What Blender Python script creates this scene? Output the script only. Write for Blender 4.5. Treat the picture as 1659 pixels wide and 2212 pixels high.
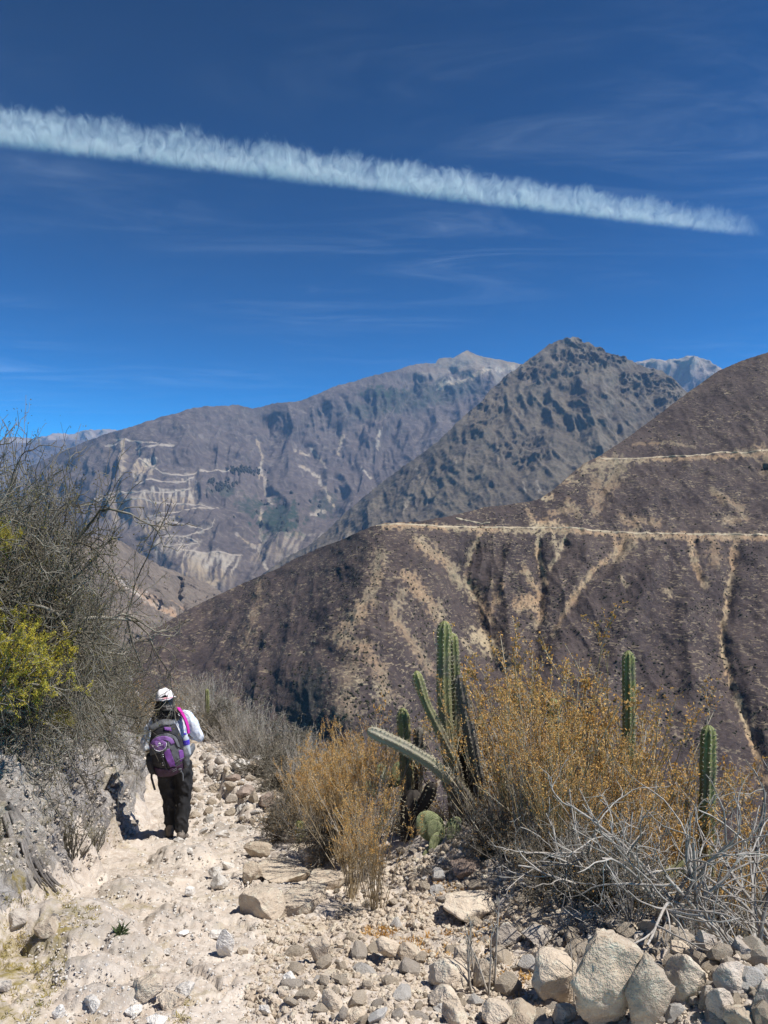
import bpy, bmesh, math, random
import numpy as np
from mathutils import Vector, Matrix, Euler

for o in list(bpy.data.objects):
    bpy.data.objects.remove(o, do_unlink=True)
S = bpy.context.scene
COL = S.collection
R = math.radians

# ------------------------------------------------------------------ camera
PITCH = 4.2
CAMZ = 1.6
PW, PH = 1659.0, 2212.0                      # picture grid used for measuring angles
FOC = (PH / 2) / math.tan(R(33))
cam_d = bpy.data.cameras.new("camera")
cam = bpy.data.objects.new("camera", cam_d)
COL.objects.link(cam)
cam.location = (0, 0, CAMZ)
cam.rotation_euler = (R(90 + PITCH), 0, 0)
cam_d.sensor_fit = 'VERTICAL'
cam_d.angle_y = R(66)
cam_d.clip_start = 0.05
cam_d.clip_end = 300000
S.camera = cam

# ------------------------------------------------------------------ sky, sun, exposure
SUN_EL, SUN_AZ = 58.0, 110.0                  # azimuth measured from +Y towards +X
world = bpy.data.worlds.new("World")
S.world = world
world.use_nodes = True
wn, wl = world.node_tree.nodes, world.node_tree.links
wn.clear()
w_out = wn.new("ShaderNodeOutputWorld")
w_bg = wn.new("ShaderNodeBackground")
w_sky = wn.new("ShaderNodeTexSky")
w_sky.sky_type = 'NISHITA'
w_sky.sun_disc = False
w_sky.sun_elevation = R(SUN_EL)
w_sky.sun_rotation = R(SUN_AZ)
w_sky.altitude = 3300
w_sky.air_density = 1.0
w_sky.dust_density = 0.1
w_sky.ozone_density = 3.0
w_hs = wn.new("ShaderNodeHueSaturation")
w_hs.inputs['Saturation'].default_value = 1.12
w_hs.inputs['Hue'].default_value = 0.482
w_gm = wn.new("ShaderNodeGamma")
w_gm.inputs['Gamma'].default_value = 2.6
wl.new(w_sky.outputs[0], w_hs.inputs['Color'])
w_ml = wn.new('ShaderNodeVectorMath'); w_ml.operation = 'SCALE'; w_ml.inputs['Scale'].default_value = 0.46
wl.new(w_hs.outputs[0], w_ml.inputs[0]); wl.new(w_ml.outputs[0], w_gm.inputs['Color'])
w_tn = wn.new('ShaderNodeVectorMath'); w_tn.operation = 'MULTIPLY'; w_tn.inputs[1].default_value = (0.10, 1.38, 1.02)
wl.new(w_gm.outputs[0], w_tn.inputs[0]); wl.new(w_tn.outputs[0], w_bg.inputs['Color'])
w_bg.inputs['Strength'].default_value = 0.065
wl.new(w_bg.outputs[0], w_out.inputs['Surface'])

sun_d = bpy.data.lights.new("sun", 'SUN')
sun_d.energy = 4.9
sun_d.angle = R(0.5)
sun_d.color = (1.0, 0.955, 0.89)
sun = bpy.data.objects.new("sun", sun_d)
COL.objects.link(sun)
sdir = Vector((math.sin(R(SUN_AZ)) * math.cos(R(SUN_EL)), math.cos(R(SUN_AZ)) * math.cos(R(SUN_EL)), math.sin(R(SUN_EL))))
sun.rotation_euler = (-sdir).to_track_quat('-Z', 'Y').to_euler()

S.view_settings.view_transform = 'Standard'
S.view_settings.look = 'None'
S.view_settings.exposure = 0.6
S.view_settings.gamma = 1.0
S.view_settings.use_curve_mapping = False
S.render.engine = 'CYCLES'
cy = S.cycles
cy.use_denoising = True
cy.max_bounces = 5
cy.diffuse_bounces = 3
cy.glossy_bounces = 1
cy.transmission_bounces = 2
cy.volume_bounces = 1
cy.transparent_max_bounces = 12
cy.volume_step_rate = 0.1
cy.volume_max_steps = 256
cy.sample_clamp_indirect = 4.0

# ------------------------------------------------------------------ measuring helpers
CT, ST = math.cos(R(PITCH)), math.sin(R(PITCH))
def ray(px, py):
    """Direction with forward component 1 for a point of the picture grid."""
    a = (np.asarray(px, float) - PW / 2) / FOC
    b = (PH / 2 - np.asarray(py, float)) / FOC
    y = CT - b * ST
    return a / y, (ST + b * CT) / y
def W(px, py, Y):
    dx, dz = ray(px, py)
    return np.stack([dx * Y, Y + 0 * dx, dz * Y + CAMZ], -1)
def PX(x, y, z):
    """World point -> picture grid."""
    z = z - CAMZ
    f = y * CT + z * ST
    u = -y * ST + z * CT
    return x / f * FOC + PW / 2, PH / 2 - u / f * FOC

rng = np.random.default_rng(7)
random.seed(7)
_perm = np.random.default_rng(3).permutation(256).astype(np.int32)
_perm = np.concatenate([_perm, _perm])
_g3 = np.random.default_rng(5).normal(size=(256, 3)); _g3 /= np.linalg.norm(_g3, axis=1)[:, None]
_gf = _g3.astype(np.float32) * 1.6
def noise3(x, y, z):
    x, y, z = np.broadcast_arrays(np.asarray(x, float), np.asarray(y, float), np.asarray(z, float))
    sh = x.shape
    x, y, z = x.ravel(), y.ravel(), z.ravel()
    X, Y, Z = np.floor(x), np.floor(y), np.floor(z)
    fx, fy, fz = (x - X).astype(np.float32), (y - Y).astype(np.float32), (z - Z).astype(np.float32)
    X, Y, Z = X.astype(np.int32) & 255, Y.astype(np.int32) & 255, Z.astype(np.int32) & 255
    u, v, w = (t * t * t * (t * (t * 6 - 15) + 10) for t in (fx, fy, fz))
    out = 0
    for dx in (0, 1):
        a = _perm[X + dx]
        for dy in (0, 1):
            b = _perm[(a + Y + dy) & 255]
            for dz in (0, 1):
                g = _gf[_perm[(b + Z + dz) & 255]]
                out = out + (u if dx else 1 - u) * (v if dy else 1 - v) * (w if dz else 1 - w) * (g[:, 0] * (fx - dx) + g[:, 1] * (fy - dy) + g[:, 2] * (fz - dz))
    return np.asarray(out, float).reshape(sh)
def fbm(x, y, z=0.0, oct=4, gain=0.5, lac=2.03):
    s, a = 0, 1
    for i in range(oct):
        s = s + a * noise3(x + 17.3 * i, y + 5.1 * i, z + 9.7 * i)
        x, y, z, a = x * lac, y * lac, z * lac, a * gain
    return s
def ridged(x, y, z=0.0, oct=4, gain=0.5, lac=2.03):
    s, a, pr = 0, 1, 1
    for i in range(oct):
        n = 1 - np.abs(noise3(x + 11.3 * i, y + 7.1 * i, z + 3.7 * i)) * 1.6
        n = np.clip(n, 0, 1) ** 2
        s = s + a * n * pr
        pr = np.clip(n * 1.4, 0, 1)
        x, y, z, a = x * lac, y * lac, z * lac, a * gain
    return s
def sstep(a, b, t):
    t = np.clip((t - a) / (b - a), 0, 1)
    return t * t * (3 - 2 * t)

# ------------------------------------------------------------------ object helpers
def tag(o, label=None, cat=None, group=None, kind=None):
    if label: o['label'] = label
    if cat: o['category'] = cat
    if group: o['group'] = group
    if kind: o['kind'] = kind
    return o
def link(name, me, mat=None, parent=None, smooth=False):
    o = bpy.data.objects.new(name, me)
    COL.objects.link(o)
    if mat is not None and not me.materials:
        for m in (mat if isinstance(mat, (list, tuple)) else [mat]): me.materials.append(m)
    if parent is not None: o.parent = parent
    return o
def mesh_np(name, V, F, mat_idx=None, smooth=True):
    """F: (n,3) or (n,4) array."""
    V = np.asarray(V, np.float32).reshape(-1, 3); F = np.asarray(F, np.int32)
    k = F.shape[1]
    me = bpy.data.meshes.new(name)
    me.vertices.add(len(V)); me.vertices.foreach_set('co', V.ravel())
    me.loops.add(F.size); me.loops.foreach_set('vertex_index', F.ravel())
    me.polygons.add(len(F)); me.polygons.foreach_set('loop_start', np.arange(0, F.size, k, dtype=np.int32))
    if mat_idx is not None: me.polygons.foreach_set('material_index', np.asarray(mat_idx, np.int32))
    me.polygons.foreach_set('use_smooth', np.full(len(F), smooth, bool))
    me.update(calc_edges=True)
    return me
def empty(name, loc=(0, 0, 0), rz=0.0):
    o = bpy.data.objects.new(name, None)
    COL.objects.link(o); o.location = loc; o.rotation_euler = (0, 0, rz)
    o.empty_display_size = 0.1
    return o
def copy_tree(o):
    c = o.copy(); COL.objects.link(c)
    for ch in list(o.children):
        d = ch.copy(); COL.objects.link(d); d.parent = c
        d.matrix_parent_inverse = ch.matrix_parent_inverse.copy()
        for g in list(ch.children):
            e = g.copy(); COL.objects.link(e); e.parent = d
    return c

# ------------------------------------------------------------------ material helpers
class NT:
    def __init__(s, name, rough=0.9, spec=0.2):
        s.m = bpy.data.materials.new(name); s.m.use_nodes = True
        s.n, s.l = s.m.node_tree.nodes, s.m.node_tree.links
        s.b = s.n['Principled BSDF']
        s.b.inputs['Roughness'].default_value = rough
        s.b.inputs['Specular IOR Level'].default_value = spec
        s.tc = None
    def obj(s):
        if s.tc is None: s.tc = s.n.new('ShaderNodeTexCoord')
        return s.tc.outputs['Object']
    def gen(s, which):
        if s.tc is None: s.tc = s.n.new('ShaderNodeTexCoord')
        return s.tc.outputs[which]
    def map(s, scale=(1, 1, 1), rot=(0, 0, 0), src=None):
        m = s.n.new('ShaderNodeMapping'); m.inputs['Scale'].default_value = scale; m.inputs['Rotation'].default_value = rot
        s.l.new(src or s.obj(), m.inputs['Vector']); return m.outputs[0]
    def noise(s, scale, detail=4, rough=0.55, vec=None, dist=0.0, typ='FBM'):
        t = s.n.new('ShaderNodeTexNoise'); t.noise_type = typ
        t.inputs['Scale'].default_value = scale; t.inputs['Detail'].default_value = detail
        t.inputs['Roughness'].default_value = rough; t.inputs['Distortion'].default_value = dist
        s.l.new(vec or s.obj(), t.inputs['Vector']); return t.outputs['Fac']
    def voro(s, scale, vec=None, feat='F1', rnd=1.0, out='Distance'):
        t = s.n.new('ShaderNodeTexVoronoi'); t.feature = feat
        t.inputs['Scale'].default_value = scale; t.inputs['Randomness'].default_value = rnd
        s.l.new(vec or s.obj(), t.inputs['Vector']); return t.outputs[out]
    def ramp(s, fac, stops, interp='LINEAR'):
        r = s.n.new('ShaderNodeValToRGB'); r.color_ramp.interpolation = interp
        e = r.color_ramp.elements
        while len(e) < len(stops): e.new(0.5)
        for i, (p, c) in enumerate(stops):
            e[i].position = p
            c = (c, c, c) if not isinstance(c, (tuple, list)) else c
            e[i].color = (*c, 1)
        s.l.new(fac, r.inputs[0]); return r.outputs[0]
    def mix(s, fac, a, b, blend='MIX'):
        m = s.n.new('ShaderNodeMix'); m.data_type = 'RGBA'; m.blend_type = blend
        for sock, v in ((m.inputs[0], fac), (m.inputs[6], a), (m.inputs[7], b)):
            if isinstance(v, (int, float)): sock.default_value = v
            elif isinstance(v, (tuple, list)): sock.default_value = (*v, 1)
            else: s.l.new(v, sock)
        return m.outputs[2]
    def math(s, op, a, b=0.0, c=None):
        m = s.n.new('ShaderNodeMath'); m.operation = op
        for i, v in enumerate((a, b, c)):
            if v is None: continue
            if isinstance(v, (int, float)): m.inputs[i].default_value = v
            else: s.l.new(v, m.inputs[i])
        return m.outputs[0]
    def attr(s, name, out='Color'):
        a = s.n.new('ShaderNodeAttribute'); a.attribute_name = name; return a.outputs[out]
    def sep(s, col):
        a = s.n.new('ShaderNodeSeparateColor'); s.l.new(col, a.inputs[0]); return a.outputs
    def info(s, out='Random'):
        return s.n.new('ShaderNodeObjectInfo').outputs[out]
    def bump(s, h, strength=0.5, dist=0.01, prev=None):
        b = s.n.new('ShaderNodeBump'); b.inputs['Strength'].default_value = strength; b.inputs['Distance'].default_value = dist
        s.l.new(h, b.inputs['Height'])
        if prev is not None: s.l.new(prev, b.inputs['Normal'])
        return b.outputs[0]
    def out(s, col=None, normal=None, rough=None):
        if col is not None:
            if isinstance(col, (tuple, list)): s.b.inputs['Base Color'].default_value = (*col, 1)
            else: s.l.new(col, s.b.inputs['Base Color'])
        if normal is not None: s.l.new(normal, s.b.inputs['Normal'])
        if rough is not None: s.l.new(rough, s.b.inputs['Roughness'])
        return s.m
# ------------------------------------------------------------------ mountains
def polyd(px, py, poly, ys=1.0):
    """Distance to a polyline and the fraction along it."""
    best = np.full(px.shape, 1e9); frac = np.zeros(px.shape)
    L = [math.hypot(poly[i + 1][0] - poly[i][0], poly[i + 1][1] - poly[i][1]) for i in range(len(poly) - 1)]
    tot, acc = sum(L), 0
    for i in range(len(poly) - 1):
        ax, ay = poly[i]; bx, by = poly[i + 1]
        dx, dy = bx - ax, by - ay
        t = np.clip(((px - ax) * dx + (py - ay) * dy) / (dx * dx + dy * dy + 1e-9), 0, 1)
        d = np.hypot(px - ax - t * dx, (py - ay - t * dy) * ys)
        m = d < best
        best = np.where(m, d, best); frac = np.where(m, (acc + t * L[i]) / tot, frac)
        acc += L[i]
    return best, frac
def tps(pts, qx, qy):
    """Thin plate spline through (px,py,depth) on log depth."""
    P = np.array([(p[0] / 500, p[1] / 500) for p in pts]); z = np.log([p[2] for p in pts])
    def U(r2): return 0.5 * r2 * np.log(r2 + 1e-9)
    n = len(P)
    K = U(((P[:, None] - P[None]) ** 2).sum(-1)) + np.eye(n) * 0.002
    A = np.zeros((n + 3, n + 3)); A[:n, :n] = K; A[:n, n] = 1; A[:n, n + 1:] = P; A[n, :n] = 1; A[n + 1:, :n] = P.T
    w = np.linalg.solve(A, np.concatenate([z, [0, 0, 0]]))
    out = w[n] + w[n + 1] * qx / 500 + w[n + 2] * qy / 500
    for i in range(n):
        out = out + w[i] * U((qx / 500 - P[i, 0]) ** 2 + (qy / 500 - P[i, 1]) ** 2)
    return np.exp(out)

class Hill:
    """A hillside lofted from its measured crest line and measured distances, with gullies, spurs and a back slope."""
    def __init__(s, name, sky, bot, pts, nx, ny, x0, x1, gul=(), flute=(30, 8, 12), rough=(20, 10), jag=1.0, jagf=0.05,
                 warp=6, back=400, backdrop=300, masks=None, mat=None, label='', zdisp=0.35, crag=0, gk=1.0, vp=1.15):
        s.vp = vp
        s.sky, s.bot, s.pts = sky, bot, pts
        u = np.linspace(x0, x1, nx); v = np.linspace(0, 1, ny) ** vp
        s.x0, s.x1, s.nx, s.ny = x0, x1, nx, ny
        sk = np.interp(u, [p[0] for p in sky], [p[1] for p in sky])
        jn = fbm(u * jagf, 3.3, len(name), oct=5, gain=0.6)
        sk = sk + jn * jag
        bo = np.interp(u, [p[0] for p in bot], [p[1] for p in bot])
        px = np.repeat(u[None], ny, 0); py = sk[None] + (bo - sk)[None] * v[:, None]
        seed = len(name) * 3.7 + x0 * 0.01
        wx = px + warp * fbm(px / 60, py / 60, seed, oct=3); wy = py + warp * fbm(px / 60, py / 60, seed + 9, oct=3)
        D = tps(pts, wx, wy)
        for poly, w, amp in gul:
            d, f = polyd(wx, wy, poly)
            ww = w * (0.6 + .7 * f)
            prof = np.exp(-(np.abs(d) / ww) ** 1.5)
            D = D + gk * amp * prof * sstep(-0.02, 0.12, f) * sstep(0, .06, v[:, None] + 0 * px)
        P = W(px, py, D)
        fl_l, fl_a, fl_s = flute                     # flutes running down the slope
        X, Z = P[..., 0], P[..., 2]
        q = X + fl_l * 0.6 * fbm(X / fl_l / 3, Z / fl_l / 3, seed, oct=2)
        fl = ridged(q / fl_l, Z / (fl_l * fl_s / 3), seed, oct=4, gain=0.55) - 0.7
        edge = sstep(0.0, 0.10, v)[:, None]
        rl, ra = rough
        rn = fbm(X / rl, Z / rl, P[..., 1] / rl, oct=6, gain=0.55)
        disp = fl * fl_a * (0.25 + 0.75 * edge) + rn * ra * (0.4 + 0.6 * edge)
        if crag:
            cm = crag[1](px, py)
            cr = ridged((X + 60 * fbm(X / 200, Z / 200, 5, oct=3)) / rl * 1.5, Z / rl * .45, P[..., 1] / rl * .8, oct=6, gain=0.7) - 0.8
            disp = disp + cr * crag[0] * cm
            s.cm = cm
        P[..., 1] -= disp
        P[..., 2] += disp * zdisp * edge * 0.6 + (rn * ra * 0.12 if jag > 0 else 0)
        s.P, s.px, s.py, s.sk, s.bo = P, px, py, sk, bo
        # back slope
        rows = []
        for k, t in enumerate((1.0, 0.6, 0.3, 0.12, 0.03)):
            B = P[0].copy(); B[:, 1] += back * t; B[:, 0] += B[:, 0] / B[:, 1] * back * t; B[:, 2] -= backdrop * t ** 1.1
            rows.append(B)
        nb = len(rows)
        A = np.concatenate([np.array(rows), P], 0)
        nr = ny + nb
        idx = np.arange(nr * nx).reshape(nr, nx)
        F = np.stack([idx[:-1, :-1], idx[1:, :-1], idx[1:, 1:], idx[:-1, 1:]], -1).reshape(-1, 4)
        me = mesh_np(name, A.reshape(-1, 3), F)
        M = np.zeros((ny, nx, 4)); M[..., 3] = 1
        if masks: masks(s, M)
        M = np.concatenate([np.repeat(M[:1], nb, 0), M], 0)
        at = me.color_attributes.new('mask', 'FLOAT_COLOR', 'POINT')
        at.data.foreach_set('color', M.reshape(-1).astype(np.float32))
        s.o = tag(link(name, me, mat), label, None, None, 'structure')
    def at(s, px, py, lift=0.0):
        """Surface point at a picture position, lifted along the line of sight."""
        px, py = np.asarray(px, float), np.asarray(py, float)
        fi = np.clip((px - s.x0) / (s.x1 - s.x0) * (s.nx - 1), 0, s.nx - 1.001)
        i = fi.astype(int); f = fi - i
        sk = s.sk[i] * (1 - f) + s.sk[i + 1] * f; bo = s.bo[i] * (1 - f) + s.bo[i + 1] * f
        v = np.clip((py - sk) / (bo - sk), 0, 1) ** (1 / s.vp)
        gj = np.clip(v * (s.ny - 1), 0, s.ny - 1.001); j = gj.astype(int); g = gj - j
        f, g = f[..., None], g[..., None]
        p = (s.P[j, i] * (1 - f) + s.P[j, i + 1] * f) * (1 - g) + (s.P[j + 1, i] * (1 - f) + s.P[j + 1, i + 1] * f) * g
        c = np.array([0, 0, CAMZ])
        return p if not lift else c + (p - c) * (1 - lift / np.linalg.norm(p - c, axis=-1, keepdims=True))
    def road(s, name, poly, w, mat, label, lift, jit=0.8, n=6, ends=True):
        """A cut ledge: a narrow strip following the surface, standing a little proud of it, with a downhill lip."""
        xs = [p[0] for p in poly]; ys = [p[1] for p in poly]
        d = np.concatenate([[0], np.cumsum(np.hypot(np.diff(xs), np.diff(ys)))])
        t = np.arange(0, d[-1], 2.5)
        qx, qy = np.interp(t, d, xs), np.interp(t, d, ys)
        qy = qy + jit * fbm(t / 25, 2.2, d[-1] * 0.1, oct=3)
        ww = w * (0.45 + 1.1 * np.abs(fbm(t / 14, 7.7, d[-1], oct=4)))
        a = s.at(qx, qy - ww, lift); b = s.at(qx, qy + ww, lift * 1.15); c = s.at(qx, qy + ww * 2.6, lift * .05)
        A = np.stack([a, b, c], 0)
        nn = len(t); idx = np.arange(3 * nn).reshape(3, nn)
        F = np.stack([idx[:-1, :-1], idx[1:, :-1], idx[1:, 1:], idx[:-1, 1:]], -1).reshape(-1, 4)
        return tag(link(name, mesh_np(name, A.reshape(-1, 3), F), mat), label, None, None, 'structure')

def _shared(H):
    if not hasattr(H, 'sh'):
        px, py = H.px, H.py
        H.sh = (px + 2.2 * fbm(px / 14, py / 14, 1, oct=3), py + 2.2 * fbm(px / 14, py / 14, 5, oct=3), 0.5 + fbm(px / 9, py / 9, 2.2, oct=4), fbm(px / 14, py / 14, 7.1, oct=4, gain=.6))
    return H.sh
def mask_line(H, M, ch, poly, w, a=1.0, seed=0.0, brk=0.35):
    wx, wy, n, _ = _shared(H)
    x0, x1 = min(p[0] for p in poly) - 3 * w - 6, max(p[0] for p in poly) + 3 * w + 6
    y0, y1 = min(p[1] for p in poly) - 3 * w - 6, max(p[1] for p in poly) + 3 * w + 6
    k = (wx > x0) & (wx < x1) & (wy > y0) & (wy < y1)
    if not k.any(): return
    wx, wy, n = wx[k], wy[k], n[k]
    d, f = polyd(wx, wy, poly)
    tw = w * (0.55 + 0.8 * np.interp(f, np.linspace(0, 1, 6), np.random.default_rng(int(abs(seed) * 100 + poly[0][0])).uniform(.3, 1, 6)))
    m = a * (1 - sstep(tw * 0.35, tw * 1.25, d + (n - 0.5) * tw * 1.3)) * np.clip(n * 1.3 + (1 - brk), 0, 1)
    M[..., ch][k] = np.maximum(M[..., ch][k], m)
def mask_blob(H, M, ch, cx, cy, rx, ry, a=1.0, rot=0.0, seed=0.0, fr=14.0):
    px, py = H.px, H.py
    c, s_ = math.cos(rot), math.sin(rot)
    x = (px - cx) * c + (py - cy) * s_; y = -(px - cx) * s_ + (py - cy) * c
    d = np.hypot(x / rx, y / ry) + 0.55 * _shared(H)[3]
    M[..., ch] = np.maximum(M[..., ch], a * (1 - sstep(0.55, 1.0, d)))
def mask_fan(H, M, ch, x0, x1, ytop, ybot, slant=0.0, a=1.0, fx=3.0, seed=0.0, thr=0.1):
    """Scree running down the slope in streaks from a road edge."""
    px, py = H.px, H.py
    t = (py - ytop) / max(1.0, ybot - ytop)
    cx = px - slant * (py - ytop)
    env = sstep(x0 - 4, x0 + 6, cx) * (1 - sstep(x1 - 6, x1 + 4, cx)) * sstep(-0.03, 0.02, t) * (1 - sstep(0.35, 1.05, t + 0.5 * noise3(cx / 7, 1.1, seed)))
    st = ridged(cx / fx / 2.2, py / 60, seed, oct=3) - 0.55
    M[..., ch] = np.maximum(M[..., ch], a * env * np.clip(st * 2 + 0.5 - thr, 0, 1))

def hill_mat(name, dark, mid, pale, orange, green, sc, fine, ripple=0, dots=0, streak=0, mixb=(0.42, 0.62), bstr=0.5):
    t = NT(name, 0.95, 0.1)
    s = t.sep(t.attr('mask'))
    v = t.obj()
    n1 = t.noise(1.0 / sc, 6, 0.6, dist=0.4)
    c = t.mix(t.ramp(n1, [(mixb[0], 0), (mixb[1], 1)]), dark, mid)
    n2 = t.noise(1.0 / fine, 5, 0.7)
    c = t.mix(t.ramp(n2, [(0.35, 0), (0.7, 0.55)]), c, tuple(x * 1.55 for x in mid))
    c = t.mix(t.ramp(t.noise(1.0 / fine / 2.3, 3, 0.7), [(0.5, 0), (0.75, 0.6)]), c, tuple(x * 0.5 for x in dark))
    if streak:
        vv = t.map((1 / streak, 1 / streak, 1 / streak / 7))
        c = t.mix(t.ramp(t.noise(1.0, 5, 0.65, vec=vv, dist=.6), [(0.52, 0), (0.68, 0.55)]), c, tuple(0.6 * a + 0.4 * b for a, b in zip(mid, pale)))
        c = t.mix(t.ramp(t.noise(1.7, 4, 0.65, vec=vv, dist=.6), [(0.55, 0), (0.7, 0.5)]), c, tuple(x * 0.65 for x in dark))
    if ripple:
        vv = t.map((1 / ripple / 2.8, 1 / ripple / 6.0, 1 / ripple / 0.9))
        rp = t.noise(1.0, 3, 0.55, vec=vv, dist=1.2)
        rp = t.ramp(rp, [(0.55, 0), (0.62, 1)])
        area = t.ramp(t.noise(1.0 / sc * 1.7, 4, 0.6), [(0.44, 0.10), (0.62, 1)])
        area = t.math('MAXIMUM', area, s[2])
        c = t.mix(t.math('MULTIPLY', t.math('MULTIPLY', rp, area), 0.8), c, tuple(0.35 * a + 0.65 * b for a, b in zip(mid, pale)))
    gr = t.ramp(t.math('MULTIPLY', s[1], t.ramp(t.noise(1.0 / fine / 0.8, 4, .6), [(0.35, 0.4), (0.6, 1.2)])), [(0.1, 0), (0.8, 1)])
    c = t.mix(gr, c, green)
    pn = t.noise(1.0 / fine / 1.5, 4, 0.65)
    pf = t.math('MULTIPLY', s[0], t.ramp(pn, [(0.3, 0.55), (0.55, 1.0)]))
    pc = t.mix(t.ramp(t.noise(1.0 / sc * 1.3, 3), [(0.42, 0), (0.58, 1)]), pale, orange)
    c = t.mix(pf, c, pc)
    if dots:
        vd = t.voro(1.0 / dots)
        rs = t.voro(1.0 / dots, out='Color')
        thr = t.math('MULTIPLY', t.sep(rs)[0], 0.30)
        c = t.mix(t.math('LESS_THAN', vd, t.math('SUBTRACT', thr, 0.06)), c, (0.016, 0.017, 0.011))
    b = t.bump(t.math('ADD', n1, t.math('MULTIPLY', n2, 0.6)), bstr, fine * 0.8)
    b = t.bump(pn, bstr, fine * 0.25, b)
    return t.out(c, b)

BLUEK = 1.0
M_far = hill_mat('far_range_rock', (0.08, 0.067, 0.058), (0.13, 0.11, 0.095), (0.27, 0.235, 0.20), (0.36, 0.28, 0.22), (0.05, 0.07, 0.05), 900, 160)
M_B = hill_mat('canyon_wall_rock', (0.058, 0.047, 0.043), (0.092, 0.075, 0.066), (0.34, 0.30, 0.24), (0.33, 0.26, 0.17), (0.030, 0.042, 0.028), 520, 60, streak=60)
M_C = hill_mat('crag_mountain_rock', (0.052, 0.043, 0.036), (0.100, 0.084, 0.062), (0.24, 0.21, 0.17), (0.19, 0.155, 0.11), (0.040, 0.037, 0.034), 300, 34, streak=34)
M_D = hill_mat('scrub_hillside', (0.036, 0.0285, 0.030), (0.066, 0.051, 0.047), (0.36, 0.29, 0.19), (0.37, 0.255, 0.155), (0.045, 0.045, 0.042), 55, 4.5, ripple=1.6, dots=0, bstr=0.7)
M_E = hill_mat('gorge_rock', (0.085, 0.068, 0.055), (0.14, 0.112, 0.088), (0.38, 0.33, 0.28), (0.30, 0.20, 0.13), (0.04, 0.04, 0.03), 120, 16, streak=16)
t = NT('dirt_road'); M_road = t.out(t.mix(t.noise(0.3, 4), (0.27, 0.215, 0.145), (0.46, 0.385, 0.275)))
t = NT('far_dirt_road'); M_road2 = t.out(t.mix(t.noise(0.01, 4), (0.20, 0.17, 0.14), (0.33, 0.285, 0.23)))

# -- A: the palest ranges behind everything
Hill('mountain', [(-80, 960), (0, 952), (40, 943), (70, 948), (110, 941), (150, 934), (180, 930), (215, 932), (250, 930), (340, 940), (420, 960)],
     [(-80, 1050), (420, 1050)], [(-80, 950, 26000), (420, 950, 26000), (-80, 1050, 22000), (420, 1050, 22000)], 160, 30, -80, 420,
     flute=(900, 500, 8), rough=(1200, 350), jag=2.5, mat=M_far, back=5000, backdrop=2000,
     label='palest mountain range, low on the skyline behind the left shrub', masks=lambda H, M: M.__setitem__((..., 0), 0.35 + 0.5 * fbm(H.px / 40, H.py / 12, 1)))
Hill('mountain', [(-80, 960), (50, 956), (100, 950), (150, 948), (190, 953), (230, 955), (300, 975), (380, 1000)],
     [(-80, 1080), (380, 1080)], [(-80, 950, 17000), (380, 950, 17000), (-80, 1080, 13500), (380, 1080, 13500)], 140, 30, -80, 380,
     flute=(700, 300, 8), rough=(700, 160), jag=1.5, mat=M_B, back=3000, backdrop=1500,
     label='dark blue ridge just below the palest range, behind the left shrub')
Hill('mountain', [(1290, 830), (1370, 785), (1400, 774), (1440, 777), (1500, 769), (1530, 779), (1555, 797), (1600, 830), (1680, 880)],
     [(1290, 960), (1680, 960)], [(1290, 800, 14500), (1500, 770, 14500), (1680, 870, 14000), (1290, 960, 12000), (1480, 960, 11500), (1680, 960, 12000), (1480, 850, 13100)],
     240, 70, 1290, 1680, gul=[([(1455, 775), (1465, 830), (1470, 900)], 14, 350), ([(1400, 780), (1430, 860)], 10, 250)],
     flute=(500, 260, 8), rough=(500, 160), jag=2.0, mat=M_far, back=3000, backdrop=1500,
     label='distant pale-topped peak showing in the gap left of the right-hand hill',
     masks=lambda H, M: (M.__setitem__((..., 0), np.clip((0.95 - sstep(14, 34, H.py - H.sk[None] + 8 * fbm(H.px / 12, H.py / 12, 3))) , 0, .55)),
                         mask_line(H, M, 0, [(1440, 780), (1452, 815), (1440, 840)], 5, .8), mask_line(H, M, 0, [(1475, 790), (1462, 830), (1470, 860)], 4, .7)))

# -- B: the huge canyon wall
skyB = [(60, 1010), (110, 985), (180, 955), (240, 935), (300, 918), (350, 900), (420, 881), (440, 877), (490, 877), (515, 875), (530, 880), (545, 883), (590, 872),
        (640, 870), (690, 850), (740, 830), (800, 812), (850, 800), (890, 790), (920, 784), (940, 786), (946, 775), (965, 771), (978, 774), (988, 768), (1010, 757), (1030, 766),
        (1045, 771), (1080, 778), (1120, 785), (1200, 800), (1300, 830), (1420, 880)]
ptsB = [(60, 1010, 8200), (240, 935, 8000), (440, 877, 8800), (640, 870, 9300), (800, 812, 9900), (1010, 757, 10800), (1200, 800, 11000), (1420, 880, 10500),
        (180, 1100, 6900), (300, 1000, 7300), (300, 1100, 6500), (300, 1220, 5600), (450, 980, 8000), (470, 1080, 7000), (480, 1200, 5900), (500, 1300, 5200), (300, 1400, 4600),
        (600, 960, 8900), (620, 1080, 7600), (640, 1200, 6000), (780, 900, 9500), (780, 1000, 8700), (800, 1120, 7200), (950, 850, 10200), (960, 950, 9100), (1000, 1060, 7800), (1300, 1000, 8000), (500, 1400, 4500), (900, 1200, 6000)]
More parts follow.
